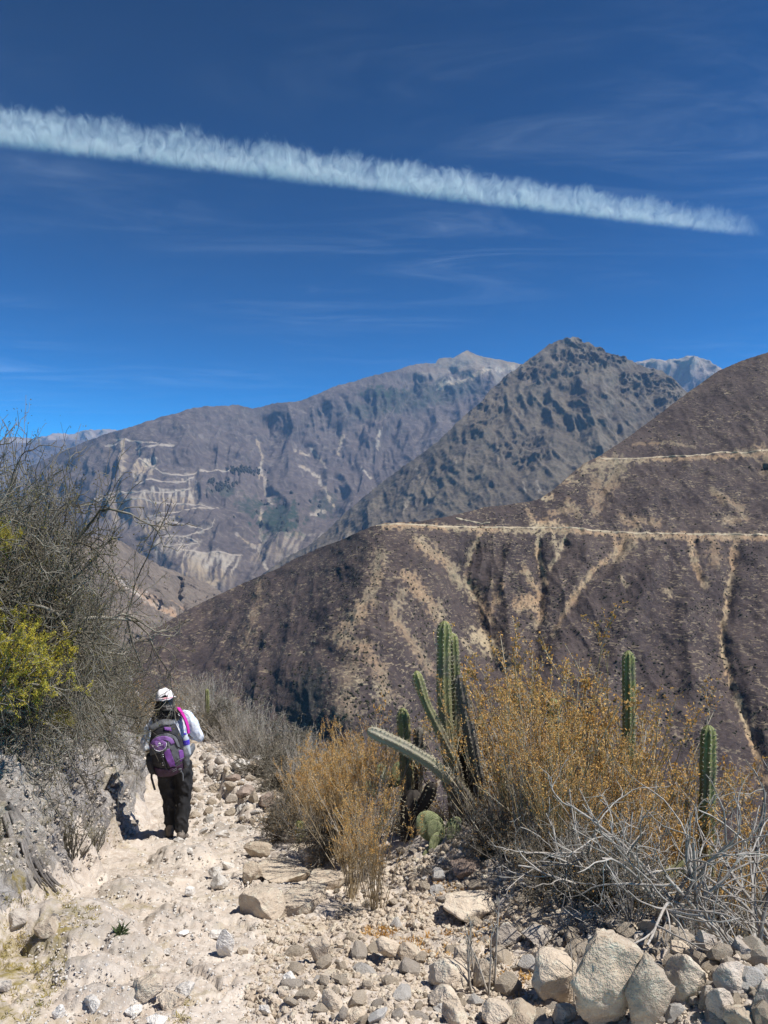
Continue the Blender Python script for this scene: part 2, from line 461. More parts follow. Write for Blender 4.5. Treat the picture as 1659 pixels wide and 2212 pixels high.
gulB = [([(590, 880), (575, 960), (570, 1040), (560, 1120), (560, 1200), (580, 1260)], 20, 330),
        ([(650, 960), (690, 1010), (730, 1080)], 14, 200), ([(790, 900), (770, 980), (740, 1060), (700, 1130)], 20, 330),
        ([(900, 800), (880, 880), (840, 960), (800, 1040)], 24, 350), ([(980, 790), (950, 870), (900, 950)], 20, 300),
        ([(440, 890), (450, 960), (420, 1010)], 14, 120), ([(350, 910), (340, 960), (330, 1030)], 14, 120), ([(240, 950), (240, 1050), (280, 1150), (340, 1250)], 22, 200),
        ([(700, 870), (690, 920), (670, 990)], 14, 170), ([(1060, 790), (1040, 850), (1000, 900)], 14, 260),
        ([(500, 885), (520, 960), (540, 1040)], 26, -220), ([(640, 880), (630, 960), (620, 1060), (600, 1150)], 26, -250), ([(850, 810), (830, 900), (790, 990), (760, 1080)], 26, -280),
        ([(390, 890), (395, 960), (380, 1020)], 22, -150), ([(960, 790), (940, 830), (890, 890), (850, 960)], 20, -200)]
roads = [[(225, 963), (245, 960), (262, 955)], [(250, 950), (290, 952), (340, 958)], [(290, 965), (330, 968), (375, 962)],
         [(298, 990), (350, 1020), (400, 1024), (450, 1020)], [(290, 1043), (330, 1040), (400, 1035), (420, 1030)],
         [(215, 1075), (260, 1068), (330, 1062), (410, 1052)], [(205, 1082), (300, 1080), (380, 1085), (470, 1095)],
         [(470, 1095), (430, 1100), (370, 1110), (320, 1115)], [(318, 1115), (350, 1122), (380, 1120), (378, 1130)],
         [(310, 1125), (370, 1128), (430, 1140), (440, 1146)], [(440, 1146), (460, 1138), (466, 1125)], [(440, 1148), (400, 1160), (350, 1165)], [(400, 1160), (430, 1172), (390, 1180)],
         [(362, 1185), (400, 1178), (390, 1192), (440, 1194), (520, 1197)], [(425, 1040), (423, 1075)], [(430, 1020), (500, 1018)], [(330, 1030), (332, 1008)]]
def masksB(H, M):
    px, py = H.px, H.py
    for p in roads: mask_line(H, M, 0, p, 1.9, .55, p[0][0] * .01, .2)
    # pale mineral crown under the skyline
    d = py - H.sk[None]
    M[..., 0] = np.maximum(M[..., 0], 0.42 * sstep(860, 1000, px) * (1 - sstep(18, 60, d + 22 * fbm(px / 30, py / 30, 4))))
    mask_line(H, M, 0, [(1110, 793), (1060, 800), (1010, 815), (950, 832)], 7, .8)
    mask_line(H, M, 0, [(985, 800), (930, 812), (900, 808)], 6, .35)
    for p in ([(265, 950), (268, 985), (262, 1040)], [(298, 965), (300, 985), (290, 1010), (288, 1030)], [(560, 1020), (575, 1040), (572, 1060), (585, 1085)],
              [(555, 950), (568, 990), (560, 1030)], [(640, 975), (665, 985)], [(650, 1010), (690, 1030), (700, 1060)], [(565, 1105), (560, 1180), (575, 1230)], [(690, 1040), (720, 1090)],
              [(668, 968), (690, 990), (705, 1010)], [(820, 935), (815, 970)], [(780, 1010), (800, 1030)], [(740, 940), (730, 980)], [(700, 1100), (670, 1110)], [(510, 1150), (545, 1175), (570, 1200)]):
        mask_line(H, M, 0, p, 3.2, .8, p[0][0] * .1)
    mask_fan(H, M, 0, 296, 345, 990, 1040, slant=-0.35, a=1.0, fx=4)
    mask_fan(H, M, 0, 385, 420, 1030, 1048, a=.7, fx=3)
    mask_fan(H, M, 0, 300, 420, 1052, 1110, a=.85, fx=4, seed=2)
    mask_fan(H, M, 0, 225, 310, 1075, 1150, a=.5, fx=4, slant=.2, seed=3)
    mask_fan(H, M, 0, 310, 372, 1118, 1165, a=.75, fx=4, seed=4)
    mask_fan(H, M, 0, 350, 440, 1165, 1220, a=.7, fx=4, seed=5, slant=-.5)
    mask_fan(H, M, 0, 400, 520, 1195, 1280, a=.8, fx=5, seed=6, slant=-.2)
    mask_fan(H, M, 0, 560, 700, 1150, 1230, a=.5, fx=5, seed=7, slant=-.4)
    mask_blob(H, M, 0, 455, 1262, 26, 10, .8)
    mask_blob(H, M, 1, 600, 1120, 62, 48, .95); mask_blob(H, M, 1, 540, 1090, 40, 25, .6); mask_blob(H, M, 1, 830, 850, 60, 18, .8); mask_blob(H, M, 1, 700, 1090, 40, 30, .5)
    mask_blob(H, M, 1, 490, 1060, 40, 10, .6)
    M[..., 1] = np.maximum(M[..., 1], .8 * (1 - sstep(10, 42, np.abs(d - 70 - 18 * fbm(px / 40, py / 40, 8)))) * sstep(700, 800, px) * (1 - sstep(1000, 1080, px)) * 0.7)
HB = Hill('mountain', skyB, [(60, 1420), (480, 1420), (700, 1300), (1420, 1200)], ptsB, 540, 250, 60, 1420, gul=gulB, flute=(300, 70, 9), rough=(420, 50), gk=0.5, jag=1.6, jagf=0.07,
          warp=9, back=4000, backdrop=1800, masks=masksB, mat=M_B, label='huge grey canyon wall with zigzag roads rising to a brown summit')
for i, p in enumerate(roads):
    HB.road('road', p, 1.0, M_road2, 'thin pale zigzag road traversing the far canyon wall' if i else 'short pale road highest on the far canyon wall, near its left skyline', 7, jit=1.2)['group'] = 'zigzag roads on the far canyon wall'

# -- E: lower gorge side on the left
def masksE(H, M):
    mask_line(H, M, 0, [(255, 1255), (300, 1282), (345, 1308), (378, 1328)], 7, 1.0, brk=0.1)
    mask_line(H, M, 0, [(375, 1300), (400, 1318)], 2, .8)
    mask_blob(H, M, 0, 290, 1335, 26, 9, .4, rot=.5)
    M[..., 1] = np.maximum(M[..., 1], 0.0)
HE = Hill('mountain', [(150, 1160), (235, 1157), (262, 1168), (290, 1188), (325, 1210), (345, 1222), (375, 1232), (400, 1243), (430, 1252), (450, 1262), (480, 1280), (560, 1310)],
          [(150, 1480), (330, 1480), (560, 1400)],
          [(150, 1160, 3000), (235, 1157, 3000), (345, 1222, 3300), (450, 1262, 3500), (560, 1310, 3500), (200, 1260, 2500), (300, 1290, 2650), (400, 1310, 2900), (200, 1400, 2000), (330, 1480, 1900), (560, 1400, 2500), (500, 1340, 2900)],
          260, 150, 150, 560, gul=[([(390, 1240), (385, 1290), (400, 1330)], 10, 90)], flute=(110, 50, 7), rough=(140, 36), jag=2.5, jagf=.1, warp=5, back=1500, backdrop=800, masks=masksE, mat=M_E,
          label='brown gorge side with a straight pale track, left of the dark hill')

# -- C: the dark crag mountain in the middle
skyC = [(540, 1260), (620, 1203), (665, 1180), (700, 1152), (760, 1095), (800, 1062), (840, 1030), (870, 1008), (910, 980), (940, 958), (975, 925), (1000, 900), (1022, 882), (1040, 868),
        (1060, 840), (1080, 824), (1100, 806), (1120, 792), (1140, 778), (1160, 764), (1185, 745), (1200, 737), (1215, 733), (1225, 730), (1240, 728), (1252, 731), (1262, 740), (1272, 738), (1285, 748), (1296, 750), (1310, 760), (1340, 768), (1380, 786), (1400, 796), (1430, 800), (1450, 815), (1480, 842), (1560, 900)]
ptsC = [(540, 1260, 4700), (700, 1152, 5000), (870, 1008, 5200), (1040, 868, 5500), (1240, 728, 6000), (1380, 786, 6000), (1480, 842, 5700), (1560, 900, 5500),
        (800, 1150, 4500), (900, 1080, 4700), (960, 1000, 4950), (1040, 950, 5000), (1100, 900, 5300), (1240, 800, 5650), (1250, 900, 5150), (1300, 850, 5350), (1380, 880, 5400), (1300, 960, 4850),
        (1150, 960, 4950), (1050, 1060, 4400), (1150, 1060, 4300), (900, 1160, 4100), (1200, 1120, 4000), (700, 1230, 4200), (950, 1250, 3500), (1250, 1050, 4350), (1450, 950, 5000), (1450, 1100, 4400)]
gulC = [([(1240, 740), (1200, 800), (1120, 850), (1050, 900), (985, 960), (940, 1010), (880, 1070), (800, 1140)], 18, -170),
        ([(1100, 850), (1060, 960), (1000, 1050), (940, 1120)], 18, 120), ([(1180, 850), (1160, 950), (1120, 1040)], 20, 150), ([(1250, 790), (1270, 880), (1300, 960), (1330, 1000)], 16, -150),
        ([(1230, 820), (1220, 900), (1250, 980), (1290, 1000)], 20, 170), ([(1340, 800), (1330, 870), (1340, 940)], 14, 120), ([(1400, 810), (1390, 880), (1370, 920)], 14, 130),
        ([(960, 980), (940, 1060), (880, 1130)], 12, 90), ([(1050, 920), (1080, 1000), (1090, 1080)], 18, -110), ([(880, 1040), (840, 1110)], 12, 90), ([(1180, 930), (1200, 1010), (1190, 1080)], 18, -110)]
def cragC(px, py):
    m = 0
    for cx, cy, rx, ry in ((1235, 770, 45, 50), (1300, 770, 60, 34), (1390, 830, 70, 34), (1440, 850, 40, 50), (1040, 890, 50, 60), (1150, 800, 40, 40), (1050, 820, 60, 40), (1130, 970, 60, 50)):
        m = np.maximum(m, 1 - sstep(.4, 1.1, np.hypot((px - cx) / rx, (py - cy) / ry) + .3 * fbm(px / 20, py / 20, 2)))
    return 0.15 + m
def masksC(H, M):
    px, py = H.px, H.py
    M[..., 1] = np.clip((H.cm - .35) * (ridged(px / 10, py / 14, 3, oct=4) - .35), 0, 1) * .4
    for p in ([(870, 1110), (880, 1085), (895, 1060)], [(1060, 960), (1075, 990), (1078, 1010)], [(1040, 1060), (1028, 1075)], [(1140, 1020), (1128, 1040), (1135, 1065)], [(760, 1140), (750, 1160)], [(1110, 880), (1120, 900)],
              [(1160, 1040), (1170, 1070)], [(980, 985), (985, 1000)], [(900, 1010), (912, 1040)], [(930, 1060), (920, 1090)]):
        mask_line(H, M, 0, p, 3.0, .65, p[0][1] * .1)
    M[..., 0] = np.maximum(M[..., 0], .42 * np.clip(fbm(px / 26, py / 26, 6, oct=5) + .1, 0, 1) * (1 - sstep(870, 1000, py + .35 * (1240 - px))))
HC = Hill('mountain', skyC, [(540, 1330), (900, 1330), (1560, 1180)], ptsC, 480, 250, 540, 1560, gul=gulC, flute=(110, 26, 8), rough=(150, 22), gk=.42, jag=2.2, jagf=.12, warp=9, back=2500, backdrop=1500,
          masks=masksC, mat=M_C, crag=(32, cragC), label='dark conical mountain with a craggy rock summit, right of the middle')

# -- D: the near brown hill across the ravine
skyD = [(230, 1440), (270, 1405), (310, 1375), (330, 1362), (400, 1320), (440, 1300), (480, 1281), (520, 1262), (560, 1245), (600, 1228), (640, 1205), (700, 1180), (740, 1165), (780, 1147), (810, 1135), (830, 1130), (870, 1128), (900, 1127), (940, 1120), (980, 1113),
        (1010, 1105), (1050, 1095), (1100, 1090), (1160, 1080), (1190, 1062), (1230, 1027), (1260, 1002), (1300, 982), (1330, 962), (1370, 935), (1430, 890), (1480, 852), (1550, 802), (1600, 780), (1659, 761), (1760, 720)]
ptsD = [(230, 1440, 640), (400, 1320, 760), (560, 1245, 790), (700, 1180, 760), (830, 1130, 690), (900, 1127, 700), (1050, 1095, 770), (1160, 1080, 800), (1260, 1002, 860), (1430, 890, 980), (1659, 761, 1080), (1760, 720, 1120),
        (822, 1230, 590), (800, 1320, 520), (765, 1420, 462), (730, 1540, 415), (640, 1330, 612), (450, 1400, 650), (600, 1460, 500), (420, 1520, 520), (630, 1560, 450), (300, 1500, 560),
        (1000, 1150, 715), (1000, 1290, 655), (1010, 1400, 590), (1000, 1500, 530), (1200, 1145, 735), (1200, 1300, 640), (1200, 1450, 560), (1200, 1600, 480),
        (1400, 1145, 735), (1450, 1250, 650), (1420, 1400, 570), (1400, 1600, 470), (1659, 1150, 720), (1659, 1300, 610), (1659, 1450, 520), (1659, 1620, 440), (1760, 1300, 600),
        (1300, 1000, 870), (1450, 990, 880), (1659, 975, 880), (1500, 1070, 800), (1300, 1070, 805), (1659, 1060, 800), (1550, 880, 980), (700, 1800, 380), (1200, 1800, 390), (1659, 1800, 360), (250, 1800, 430), (1760, 1700, 400), (230, 2300, 250), (700, 2300, 230), (1200, 2300, 230), (1760, 2300, 215)]
gulD = [([(1045, 1155), (1015, 1200), (1005, 1250), (1035, 1330), (1065, 1420), (1110, 1540)], 26, 42),
        ([(1165, 1160), (1160, 1200), (1168, 1260), (1165, 1340), (1140, 1450)], 18, 30), ([(1225, 1160), (1205, 1210), (1175, 1240)], 13, 20),
        ([(1360, 1160), (1320, 1220), (1250, 1290), (1200, 1350), (1160, 1420)], 18, 28), ([(1500, 1165), (1495, 1210), (1510, 1250)], 14, 18),
        ([(1585, 1165), (1575, 1260), (1560, 1350), (1565, 1440), (1590, 1520), (1630, 1620), (1640, 1700)], 24, 38), ([(1340, 1000), (1310, 1050), (1290, 1090)], 20, 24),
        ([(1500, 990), (1440, 1060), (1380, 1110)], 22, -20), ([(1659, 1000), (1600, 1080)], 24, 24),
        ([(1110, 1150), (1090, 1250), (1100, 1330), (1110, 1400)], 20, -24), ([(1280, 1160), (1230, 1290), (1200, 1400), (1180, 1500)], 18, -12), ([(1430, 1170), (1380, 1300), (1320, 1450), (1290, 1560)], 30, -34),
        ([(900, 1150), (930, 1250), (960, 1330), (990, 1420)], 18, -18), ([(880, 1240), (900, 1310), (940, 1400), (960, 1480)], 14, 20), ([(830, 1300), (830, 1400), (850, 1500)], 14, 14),
        ([(780, 1280), (700, 1360), (600, 1440), (520, 1500)], 9, 9), ([(760, 1340), (680, 1420), (600, 1500)], 9, 9), ([(700, 1250), (600, 1340), (500, 1420)], 10, 7), ([(560, 1255), (550, 1320), (520, 1420), (480, 1500)], 14, -9),
        ([(1500, 1260), (1480, 1360), (1500, 1480)], 20, -20)]
def masksD(H, M):
    px, py = H.px, H.py
    L = lambda p, w, a=1.0, ch=0, brk=.35: mask_line(H, M, ch, p, w * 1.15, min(1, a * 1.05), p[0][0] * .13 + p[0][1] * .07, brk)
    # cut above and spill below the lower road
    L([(830, 1136), (900, 1136), (1000, 1143), (1100, 1146), (1240, 1148), (1400, 1157), (1659, 1161)], 6, .75); L([(1160, 1135), (1200, 1133), (1215, 1140)], 10, .95)
    L([(1165, 1150), (1162, 1190), (1170, 1230), (1180, 1265)], 4.5, .9); L([(1225, 1150), (1210, 1190), (1185, 1230)], 4, .8)
    L([(1040, 1150), (1020, 1185), (1010, 1220)], 4, .7); L([(1195, 1150), (1200, 1175)], 6, .7)
    L([(1355, 1160), (1330, 1195), (1290, 1225), (1255, 1265), (1225, 1310)], 6, .85); L([(1330, 1165), (1335, 1195)], 6, .6); L([(1360, 1150), (1370, 1175), (1330, 1210)], 9, .5)
    L([(1493, 1165), (1497, 1200), (1510, 1240), (1520, 1262)], 6.5, .85); L([(1585, 1180), (1583, 1240), (1570, 1285)], 6, .75); L([(1540, 1165), (1545, 1215)], 12, .45)
    L([(1570, 1300), (1562, 1350), (1563, 1400), (1572, 1450), (1590, 1500), (1610, 1560), (1630, 1620), (1650, 1690)], 6, 1.0, brk=.1)
    L([(1630, 1540), (1625, 1600)], 5, .4)
    # upper road cut
    L([(1290, 994), (1340, 997), (1400, 994), (1530, 988), (1659, 981)], 5, .65); L([(1255, 1015), (1290, 1005), (1330, 1000)], 11, .5); L([(1350, 1005), (1320, 1040), (1300, 1075)], 14, .42); L([(1300, 1010), (1290, 1060), (1288, 1100)], 14, .42)
    L([(1640, 975), (1655, 990), (1665, 1010)], 14, .5); L([(1560, 985), (1610, 978)], 7, .5)
    L([(1250, 1040), (1215, 1042), (1240, 1028)], 2.5, .6); L([(1370, 960), (1440, 955), (1500, 965)], 3, .35); L([(1190, 1075), (1175, 1078)], 5, .8)
    # orange and pale slips
    for p, w, a in (([(905, 1170), (945, 1200), (975, 1225), (995, 1260)], 11, .7), ([(880, 1245), (920, 1290), (950, 1330)], 12, .65), ([(1010, 1260), (1040, 1310), (1060, 1340)], 9, .75),
                    ([(1030, 1370), (1060, 1395), (1080, 1420)], 14, .95), ([(1000, 1380), (1020, 1410)], 5, .8), ([(1085, 1420), (1130, 1500), (1150, 1600)], 9, .75), ([(1130, 1230), (1158, 1270), (1165, 1290)], 7, .75),
                    ([(1125, 1305), (1150, 1300), (1165, 1320)], 15, .8), ([(1075, 1300), (1085, 1260)], 4, .8), ([(1060, 1250), (1070, 1290), (1060, 1330)], 4, .5), ([(1170, 1330), (1160, 1350)], 5, .8),
                    ([(820, 1200), (810, 1260), (790, 1310)], 11, .55), ([(790, 1300), (760, 1340), (740, 1380)], 17, .55), ([(740, 1370), (790, 1400), (820, 1440), (830, 1500)], 13, .5),
                    ([(870, 1280), (850, 1330), (900, 1400), (930, 1450)], 9, .5), ([(1245, 1285), (1215, 1330), (1195, 1370)], 5, .6), ([(1340, 1250), (1350, 1262)], 5, .55), ([(1440, 1275), (1450, 1285)], 6, .6), ([(1230, 1090), (1250, 1110)], 9, .5),
                    ([(1380, 1140), (1340, 1115), (1420, 1130)], 6, .5), ([(1540, 1060), (1600, 1100), (1610, 1120), (1570, 1125)], 7, .42), ([(1190, 1110), (1230, 1100)], 7, .5), ([(1140, 1100), (1150, 1120)], 4, .55)):
        L(p, w, a)
    # terraced, scrubby light bands (ripple areas)
    L([(560, 1260), (548, 1330), (525, 1400), (500, 1470)], 17, .95, 2); L([(400, 1330), (380, 1370)], 22, .8, 2); L([(820, 1150), (810, 1260), (760, 1350), (720, 1450), (700, 1540)], 36, 1.0, 2)
    L([(900, 1300), (860, 1420), (880, 1540)], 40, .9, 2); L([(1450, 1300), (1500, 1400), (1540, 1500)], 34, .8, 2); L([(1640, 1250), (1640, 1400), (1650, 1500)], 30, .8, 2); L([(1060, 1140), (1130, 1250), (1130, 1330)], 34, .8, 2)
    L([(1300, 1180), (1200, 1300)], 26, .6, 2); L([(1400, 1120), (1560, 1120)], 20, .6, 2); L([(1250, 1060), (1400, 1050), (1600, 1040)], 30, .5, 2)
    L([(560, 1260), (548, 1330), (525, 1400)], 8, .28); L([(760, 1440), (740, 1540)], 22, .3)
    mask_blob(H, M, 1, 665, 1500, 40, 80, .8, rot=.3)
HD = Hill('mountain', skyD, [(230, 2300), (1760, 2300)], ptsD, 860, 400, 230, 1760, gul=gulD, flute=(20, 2.2, 9), rough=(16, 1.3), gk=0.42, vp=1.5, jag=1.0, jagf=.1, warp=7, back=500, backdrop=260, masks=masksD, mat=M_D,
          label='near dark brown scrub hill with two cut roads and tan gullies')
HD.road('road', [(812, 1134), (850, 1131), (900, 1132), (960, 1137), (1040, 1138), (1130, 1139), (1210, 1139), (1260, 1142), (1330, 1148), (1400, 1151), (1480, 1152), (1560, 1153), (1659, 1154), (1740, 1154)], 1.0, M_road,
        'long pale lower road cut level across the brown hill', .7, jit=.9)
HD.road('road', [(1296, 989), (1330, 991), (1400, 988), (1460, 985), (1530, 981), (1556, 975), (1600, 977), (1640, 973), (1740, 968)], 0.85, M_road,
        'upper pale road near the top of the brown hill at the right', .8, jit=.9)
HD.road('road', [(985, 1118), (1010, 1124), (1040, 1130), (1060, 1128)], .9, M_road, 'short pale spur road just above the lower road on the brown hill', 1.2, jit=.8)

# scrub bushes on hill D: tens of thousands of tiny dark domes, uncountable
def scrub_domes(H, n, r0, r1, name, mat, label, yr=(1100, 1620)):
    px = rng.uniform(300, 1700, n); py = rng.uniform(*yr, n)
    sk = np.interp(px, [p[0] for p in skyD], [p[1] for p in skyD])
    k = (py > sk + 4) & (fbm(px / 70, py / 70, 4.4, oct=3) > rng.normal(.1, .28, n)); px, py = px[k], py[k]
    P = H.at(px, py); n = len(P)
    bm = bmesh.new(); bmesh.ops.create_icosphere(bm, subdivisions=1, radius=1)
    bv = np.array([v.co[:] for v in bm.verts]); bf = np.array([[v.index for v in f.verts] for f in bm.faces]); bm.free()
    rr = rng.uniform(r0, r1, n) * rng.uniform(.6, 1.2, n)
    V = P[:, None] + bv[None] * (rr[:, None, None] * rng.uniform(.7, 1.3, (n, 1, 3))) * rng.uniform(.8, 1.2, (n, len(bv), 1))
    F = (bf[None] + (np.arange(n) * len(bv))[:, None, None]).reshape(-1, 3)
    return tag(link(name, mesh_np(name, V.reshape(-1, 3), F, smooth=False), mat), label, None, None, 'stuff')
t = NT('distant_scrub'); M_scrub = t.out(t.mix(t.noise(.2, 2), (0.018, 0.018, 0.012), (0.045, 0.042, 0.026)))
scrub_domes(HD, 9000, .45, 1.0, 'scrub', M_scrub, 'dark scrub bushes dotted over the brown hill')
scrub_domes(HD, 1500, .6, 1.3, 'scrub', M_scrub, 'dark scrub along the crest of the brown hill', yr=(760, 1110))
# trees of the far village
n = 150
tx = np.concatenate([rng.normal(525, 22, n // 2), rng.normal(480, 14, n // 3), rng.normal(595, 50, n - n // 2 - n // 3)]); ty = np.concatenate([rng.normal(1018, 4, n // 2), rng.normal(1048, 5, n // 3), rng.normal(1100, 26, n - n // 2 - n // 3)])
P = HB.at(tx, ty, 5)
bm = bmesh.new(); bmesh.ops.create_icosphere(bm, subdivisions=1, radius=1)
bv = np.array([v.co[:] for v in bm.verts]); bf = np.array([[v.index for v in f.verts] for f in bm.faces]); bm.free()
rr = rng.uniform(9, 20, len(P))[:, None, None] * np.array([1, 1, 1.6])
V = P[:, None] + bv[None] * rr * rng.uniform(.8, 1.2, (len(P), len(bv), 1)); F = (bf[None] + (np.arange(len(P)) * len(bv))[:, None, None]).reshape(-1, 3)
tag(link('woods', mesh_np('woods', V.reshape(-1, 3), F, smooth=False), M_scrub), 'dark specks of trees around the village terraces on the far canyon wall', None, None, 'stuff')

# valley floor sheet out to the horizon
me = mesh_np('ground', [(-90000, -30000, -1500), (90000, -30000, -1500), (90000, 120000, -1500), (-90000, 120000, -1500)], [[0, 1, 2, 3]])
t = NT('valley_floor'); tag(link('ground', me, t.out(t.mix(t.noise(.001, 4), (0.07, 0.06, 0.05), (0.13, 0.11, 0.09)))), 'canyon floor far below', None, None, 'structure')

# ------------------------------------------------------------------ contrail, cirrus, haze
def contrail():
    z = 6500.0
    def at(px, py):
        dx, dz = ray(px, py); Y = (z - CAMZ) / dz
        return Vector((dx * Y, Y, z))
    a, b = at(-260, 289), at(1655, 518)
    L = (b - a).length
    ang = math.atan2(b.y - a.y, b.x - a.x)
    Wd, Hh = 330.0, 900.0
    bm = bmesh.new()
    nseg = 24; rings = []
    for i in range(nseg + 1):
        t_ = i / nseg; k = 1.0 - 0.30 * t_
        k *= min(1, (1 - t_) * 14 + 0.3)
        rings.append([bm.verts.new((L * t_, yy * Wd * k, zz * Hh * k)) for yy, zz in ((-.5, 0), (.5, 0), (.6, .5), (.5, 1), (-.5, 1), (-.6, .5))])
    for p, q in zip(rings[:-1], rings[1:]):
        for j in range(6): bm.faces.new((p[j], p[(j + 1) % 6], q[(j + 1) % 6], q[j]))
    bm.faces.new(rings[0][::-1]); bm.faces.new(rings[-1])
    bmesh.ops.recalc_face_normals(bm, faces=bm.faces)
    me = bpy.data.meshes.new('contrail'); bm.to_mesh(me); bm.free()
    m = bpy.data.materials.new('ice_cloud'); m.use_nodes = True
    N, Lk = m.node_tree.nodes, m.node_tree.links; N.clear()
    T = NT.__new__(NT); T.m, T.n, T.l, T.tc = m, N, Lk, None
    o_ = N.new('ShaderNodeOutputMaterial')
    sp = N.new('ShaderNodeSeparateXYZ'); Lk.new(T.obj(), sp.inputs[0])
    zz = T.math('DIVIDE', sp.outputs[2], Hh)
    taper = T.math('SUBTRACT', 1.0, T.math('MULTIPLY', T.math('DIVIDE', sp.outputs[0], L), 0.30))
    zz = T.math('DIVIDE', zz, taper)
    base = T.noise(1 / 420, 2, .5)                                            # the underside is nearly straight
    zlo = T.math('SUBTRACT', zz, T.math('MULTIPLY', base, 0.10))
    low = T.math('MULTIPLY', T.math('SMOOTH_MIN', T.math('MAXIMUM', zlo, 0.0), 0.12, 0.05), 8.0)
    vec = T.map((1 / 170, 1 / 260, 1 / 270), rot=(0, R(16), 0))
    n1 = T.noise(1.0, 6, .66, vec=vec, dist=1.3)
    n2 = T.noise(1.0, 3, .5, vec=T.map((1 / 700, 1 / 700, 1 / 700)))
    top = T.math('ADD', 0.22, T.math('MULTIPLY', T.math('ADD', T.math('MULTIPLY', n1, .85), T.math('MULTIPLY', n2, .7)), 0.80))
    f = T.math('SUBTRACT', top, T.math('MULTIPLY', zz, 1.0))
    f = T.ramp(f, [(0.0, 0), (0.25, .35), (0.7, 1)], 'EASE')
    st = T.ramp(n1, [(0.32, .10), (0.64, 1)])
    d = T.math('MULTIPLY', T.math('MULTIPLY', f, low), st)
    yy = T.math('ABSOLUTE', T.math('DIVIDE', sp.outputs[1], Wd * .5))
    d = T.math('MULTIPLY', d, T.ramp(yy, [(0.4, 1), (1.0, .2)]))
    d = T.math('MULTIPLY', d, T.ramp(T.math('DIVIDE', sp.outputs[0], L), [(0.70, 1), (.93, .5), (1.0, .0)]))
    v_ = N.new('ShaderNodeVolumePrincipled'); v_.inputs['Color'].default_value = (.97, .98, 1, 1); v_.inputs['Anisotropy'].default_value = 0.0
    Lk.new(T.math('MULTIPLY', d, 0.0068), v_.inputs['Density'])
    Lk.new(v_.outputs[0], o_.inputs['Volume'])
    o = link('contrail', me, m)
    o.location = a; o.rotation_euler = (0, 0, ang)
    tag(o, 'broad white contrail with a feathery upper edge, slanting across the blue sky', 'contrail')
contrail()

def cirrus():
    z = 7600.0
    n = 40
    pts = []
    for j in range(n):
        for i in range(n):
            pts.append((-26000 + 52000 * i / (n - 1), 5000 + 55000 * j / (n - 1), z))
    idx = np.arange(n * n).reshape(n, n)
    F = np.stack([idx[:-1, :-1], idx[1:, :-1], idx[1:, 1:], idx[:-1, 1:]], -1).reshape(-1, 4)
    P = np.array(pts); P[:, 2] += 200 * fbm(P[:, 0] / 9000, P[:, 1] / 9000)
    T = NT('cirrus_veil'); N, Lk = T.n, T.l
    tr = N.new('ShaderNodeBsdfTransparent'); tl = N.new('ShaderNodeBsdfTranslucent'); tl.inputs[0].default_value = (.72, .88, 1, 1)
    mx = N.new('ShaderNodeMixShader')
    v1 = T.map((1 / 9000, 1 / 2600, 0), rot=(0, 0, R(-14)))
    big = T.ramp(T.noise(1.0, 3, .5, vec=T.map((1 / 14000, 1 / 12000, 0))), [(0.42, 0), (.64, 1)])
    fine = T.ramp(T.noise(1.0, 7, .68, vec=v1, dist=1.6), [(0.42, 0), (.8, 1)])
    al = T.math('MULTIPLY', T.math('MULTIPLY', big, T.math('MULTIPLY', fine, T.math('ADD', fine, 0.25))), .15)
    sp = N.new('ShaderNodeSeparateXYZ'); Lk.new(T.obj(), sp.inputs[0])
    al = T.math('MULTIPLY', al, T.ramp(T.math('DIVIDE', sp.outputs[1], 60000), [(0.14, 0.0), (.24, 1), (.55, .8), (.8, 0)]))
    Lk.new(al, mx.inputs[0]); Lk.new(tr.outputs[0], mx.inputs[1]); Lk.new(tl.outputs[0], mx.inputs[2])
    Lk.new(mx.outputs[0], N['Material Output'].inputs['Surface'])
    tag(link('clouds', mesh_np('clouds', P, F), T.m), 'faint wisps of cirrus below the contrail', None, None, 'stuff')
cirrus()

def haze():
    bm = bmesh.new(); bmesh.ops.create_cube(bm, size=1)
    x0, x1, y0, y1, z0, z1 = -95000, 95000, -32000, 125000, -1502, 3250
    for v in bm.verts:
        v.co = ((x0 + x1) / 2 + v.co.x * (x1 - x0), (y0 + y1) / 2 + v.co.y * (y1 - y0), (z0 + z1) / 2 + v.co.z * (z1 - z0))
    me = bpy.data.meshes.new('haze'); bm.to_mesh(me); bm.free()
    m = bpy.data.materials.new('haze_air'); m.use_nodes = True; N = m.node_tree.nodes; N.clear()
    o_ = N.new('ShaderNodeOutputMaterial'); v = N.new('ShaderNodeVolumePrincipled')
    v.inputs['Color'].default_value = (.30, .55, 1.0, 1); v.inputs['Density'].default_value = 2.3e-5; v.inputs['Anisotropy'].default_value = 0.0
    m.node_tree.links.new(v.outputs[0], o_.inputs['Volume'])
    m.volume_intersection_method = 'FAST' if hasattr(m, 'volume_intersection_method') else None
    tag(link('haze', me, m), 'thin blue haze filling the canyon', None, None, 'stuff')
try:
    haze()
except Exception as e:
    print('haze', e)
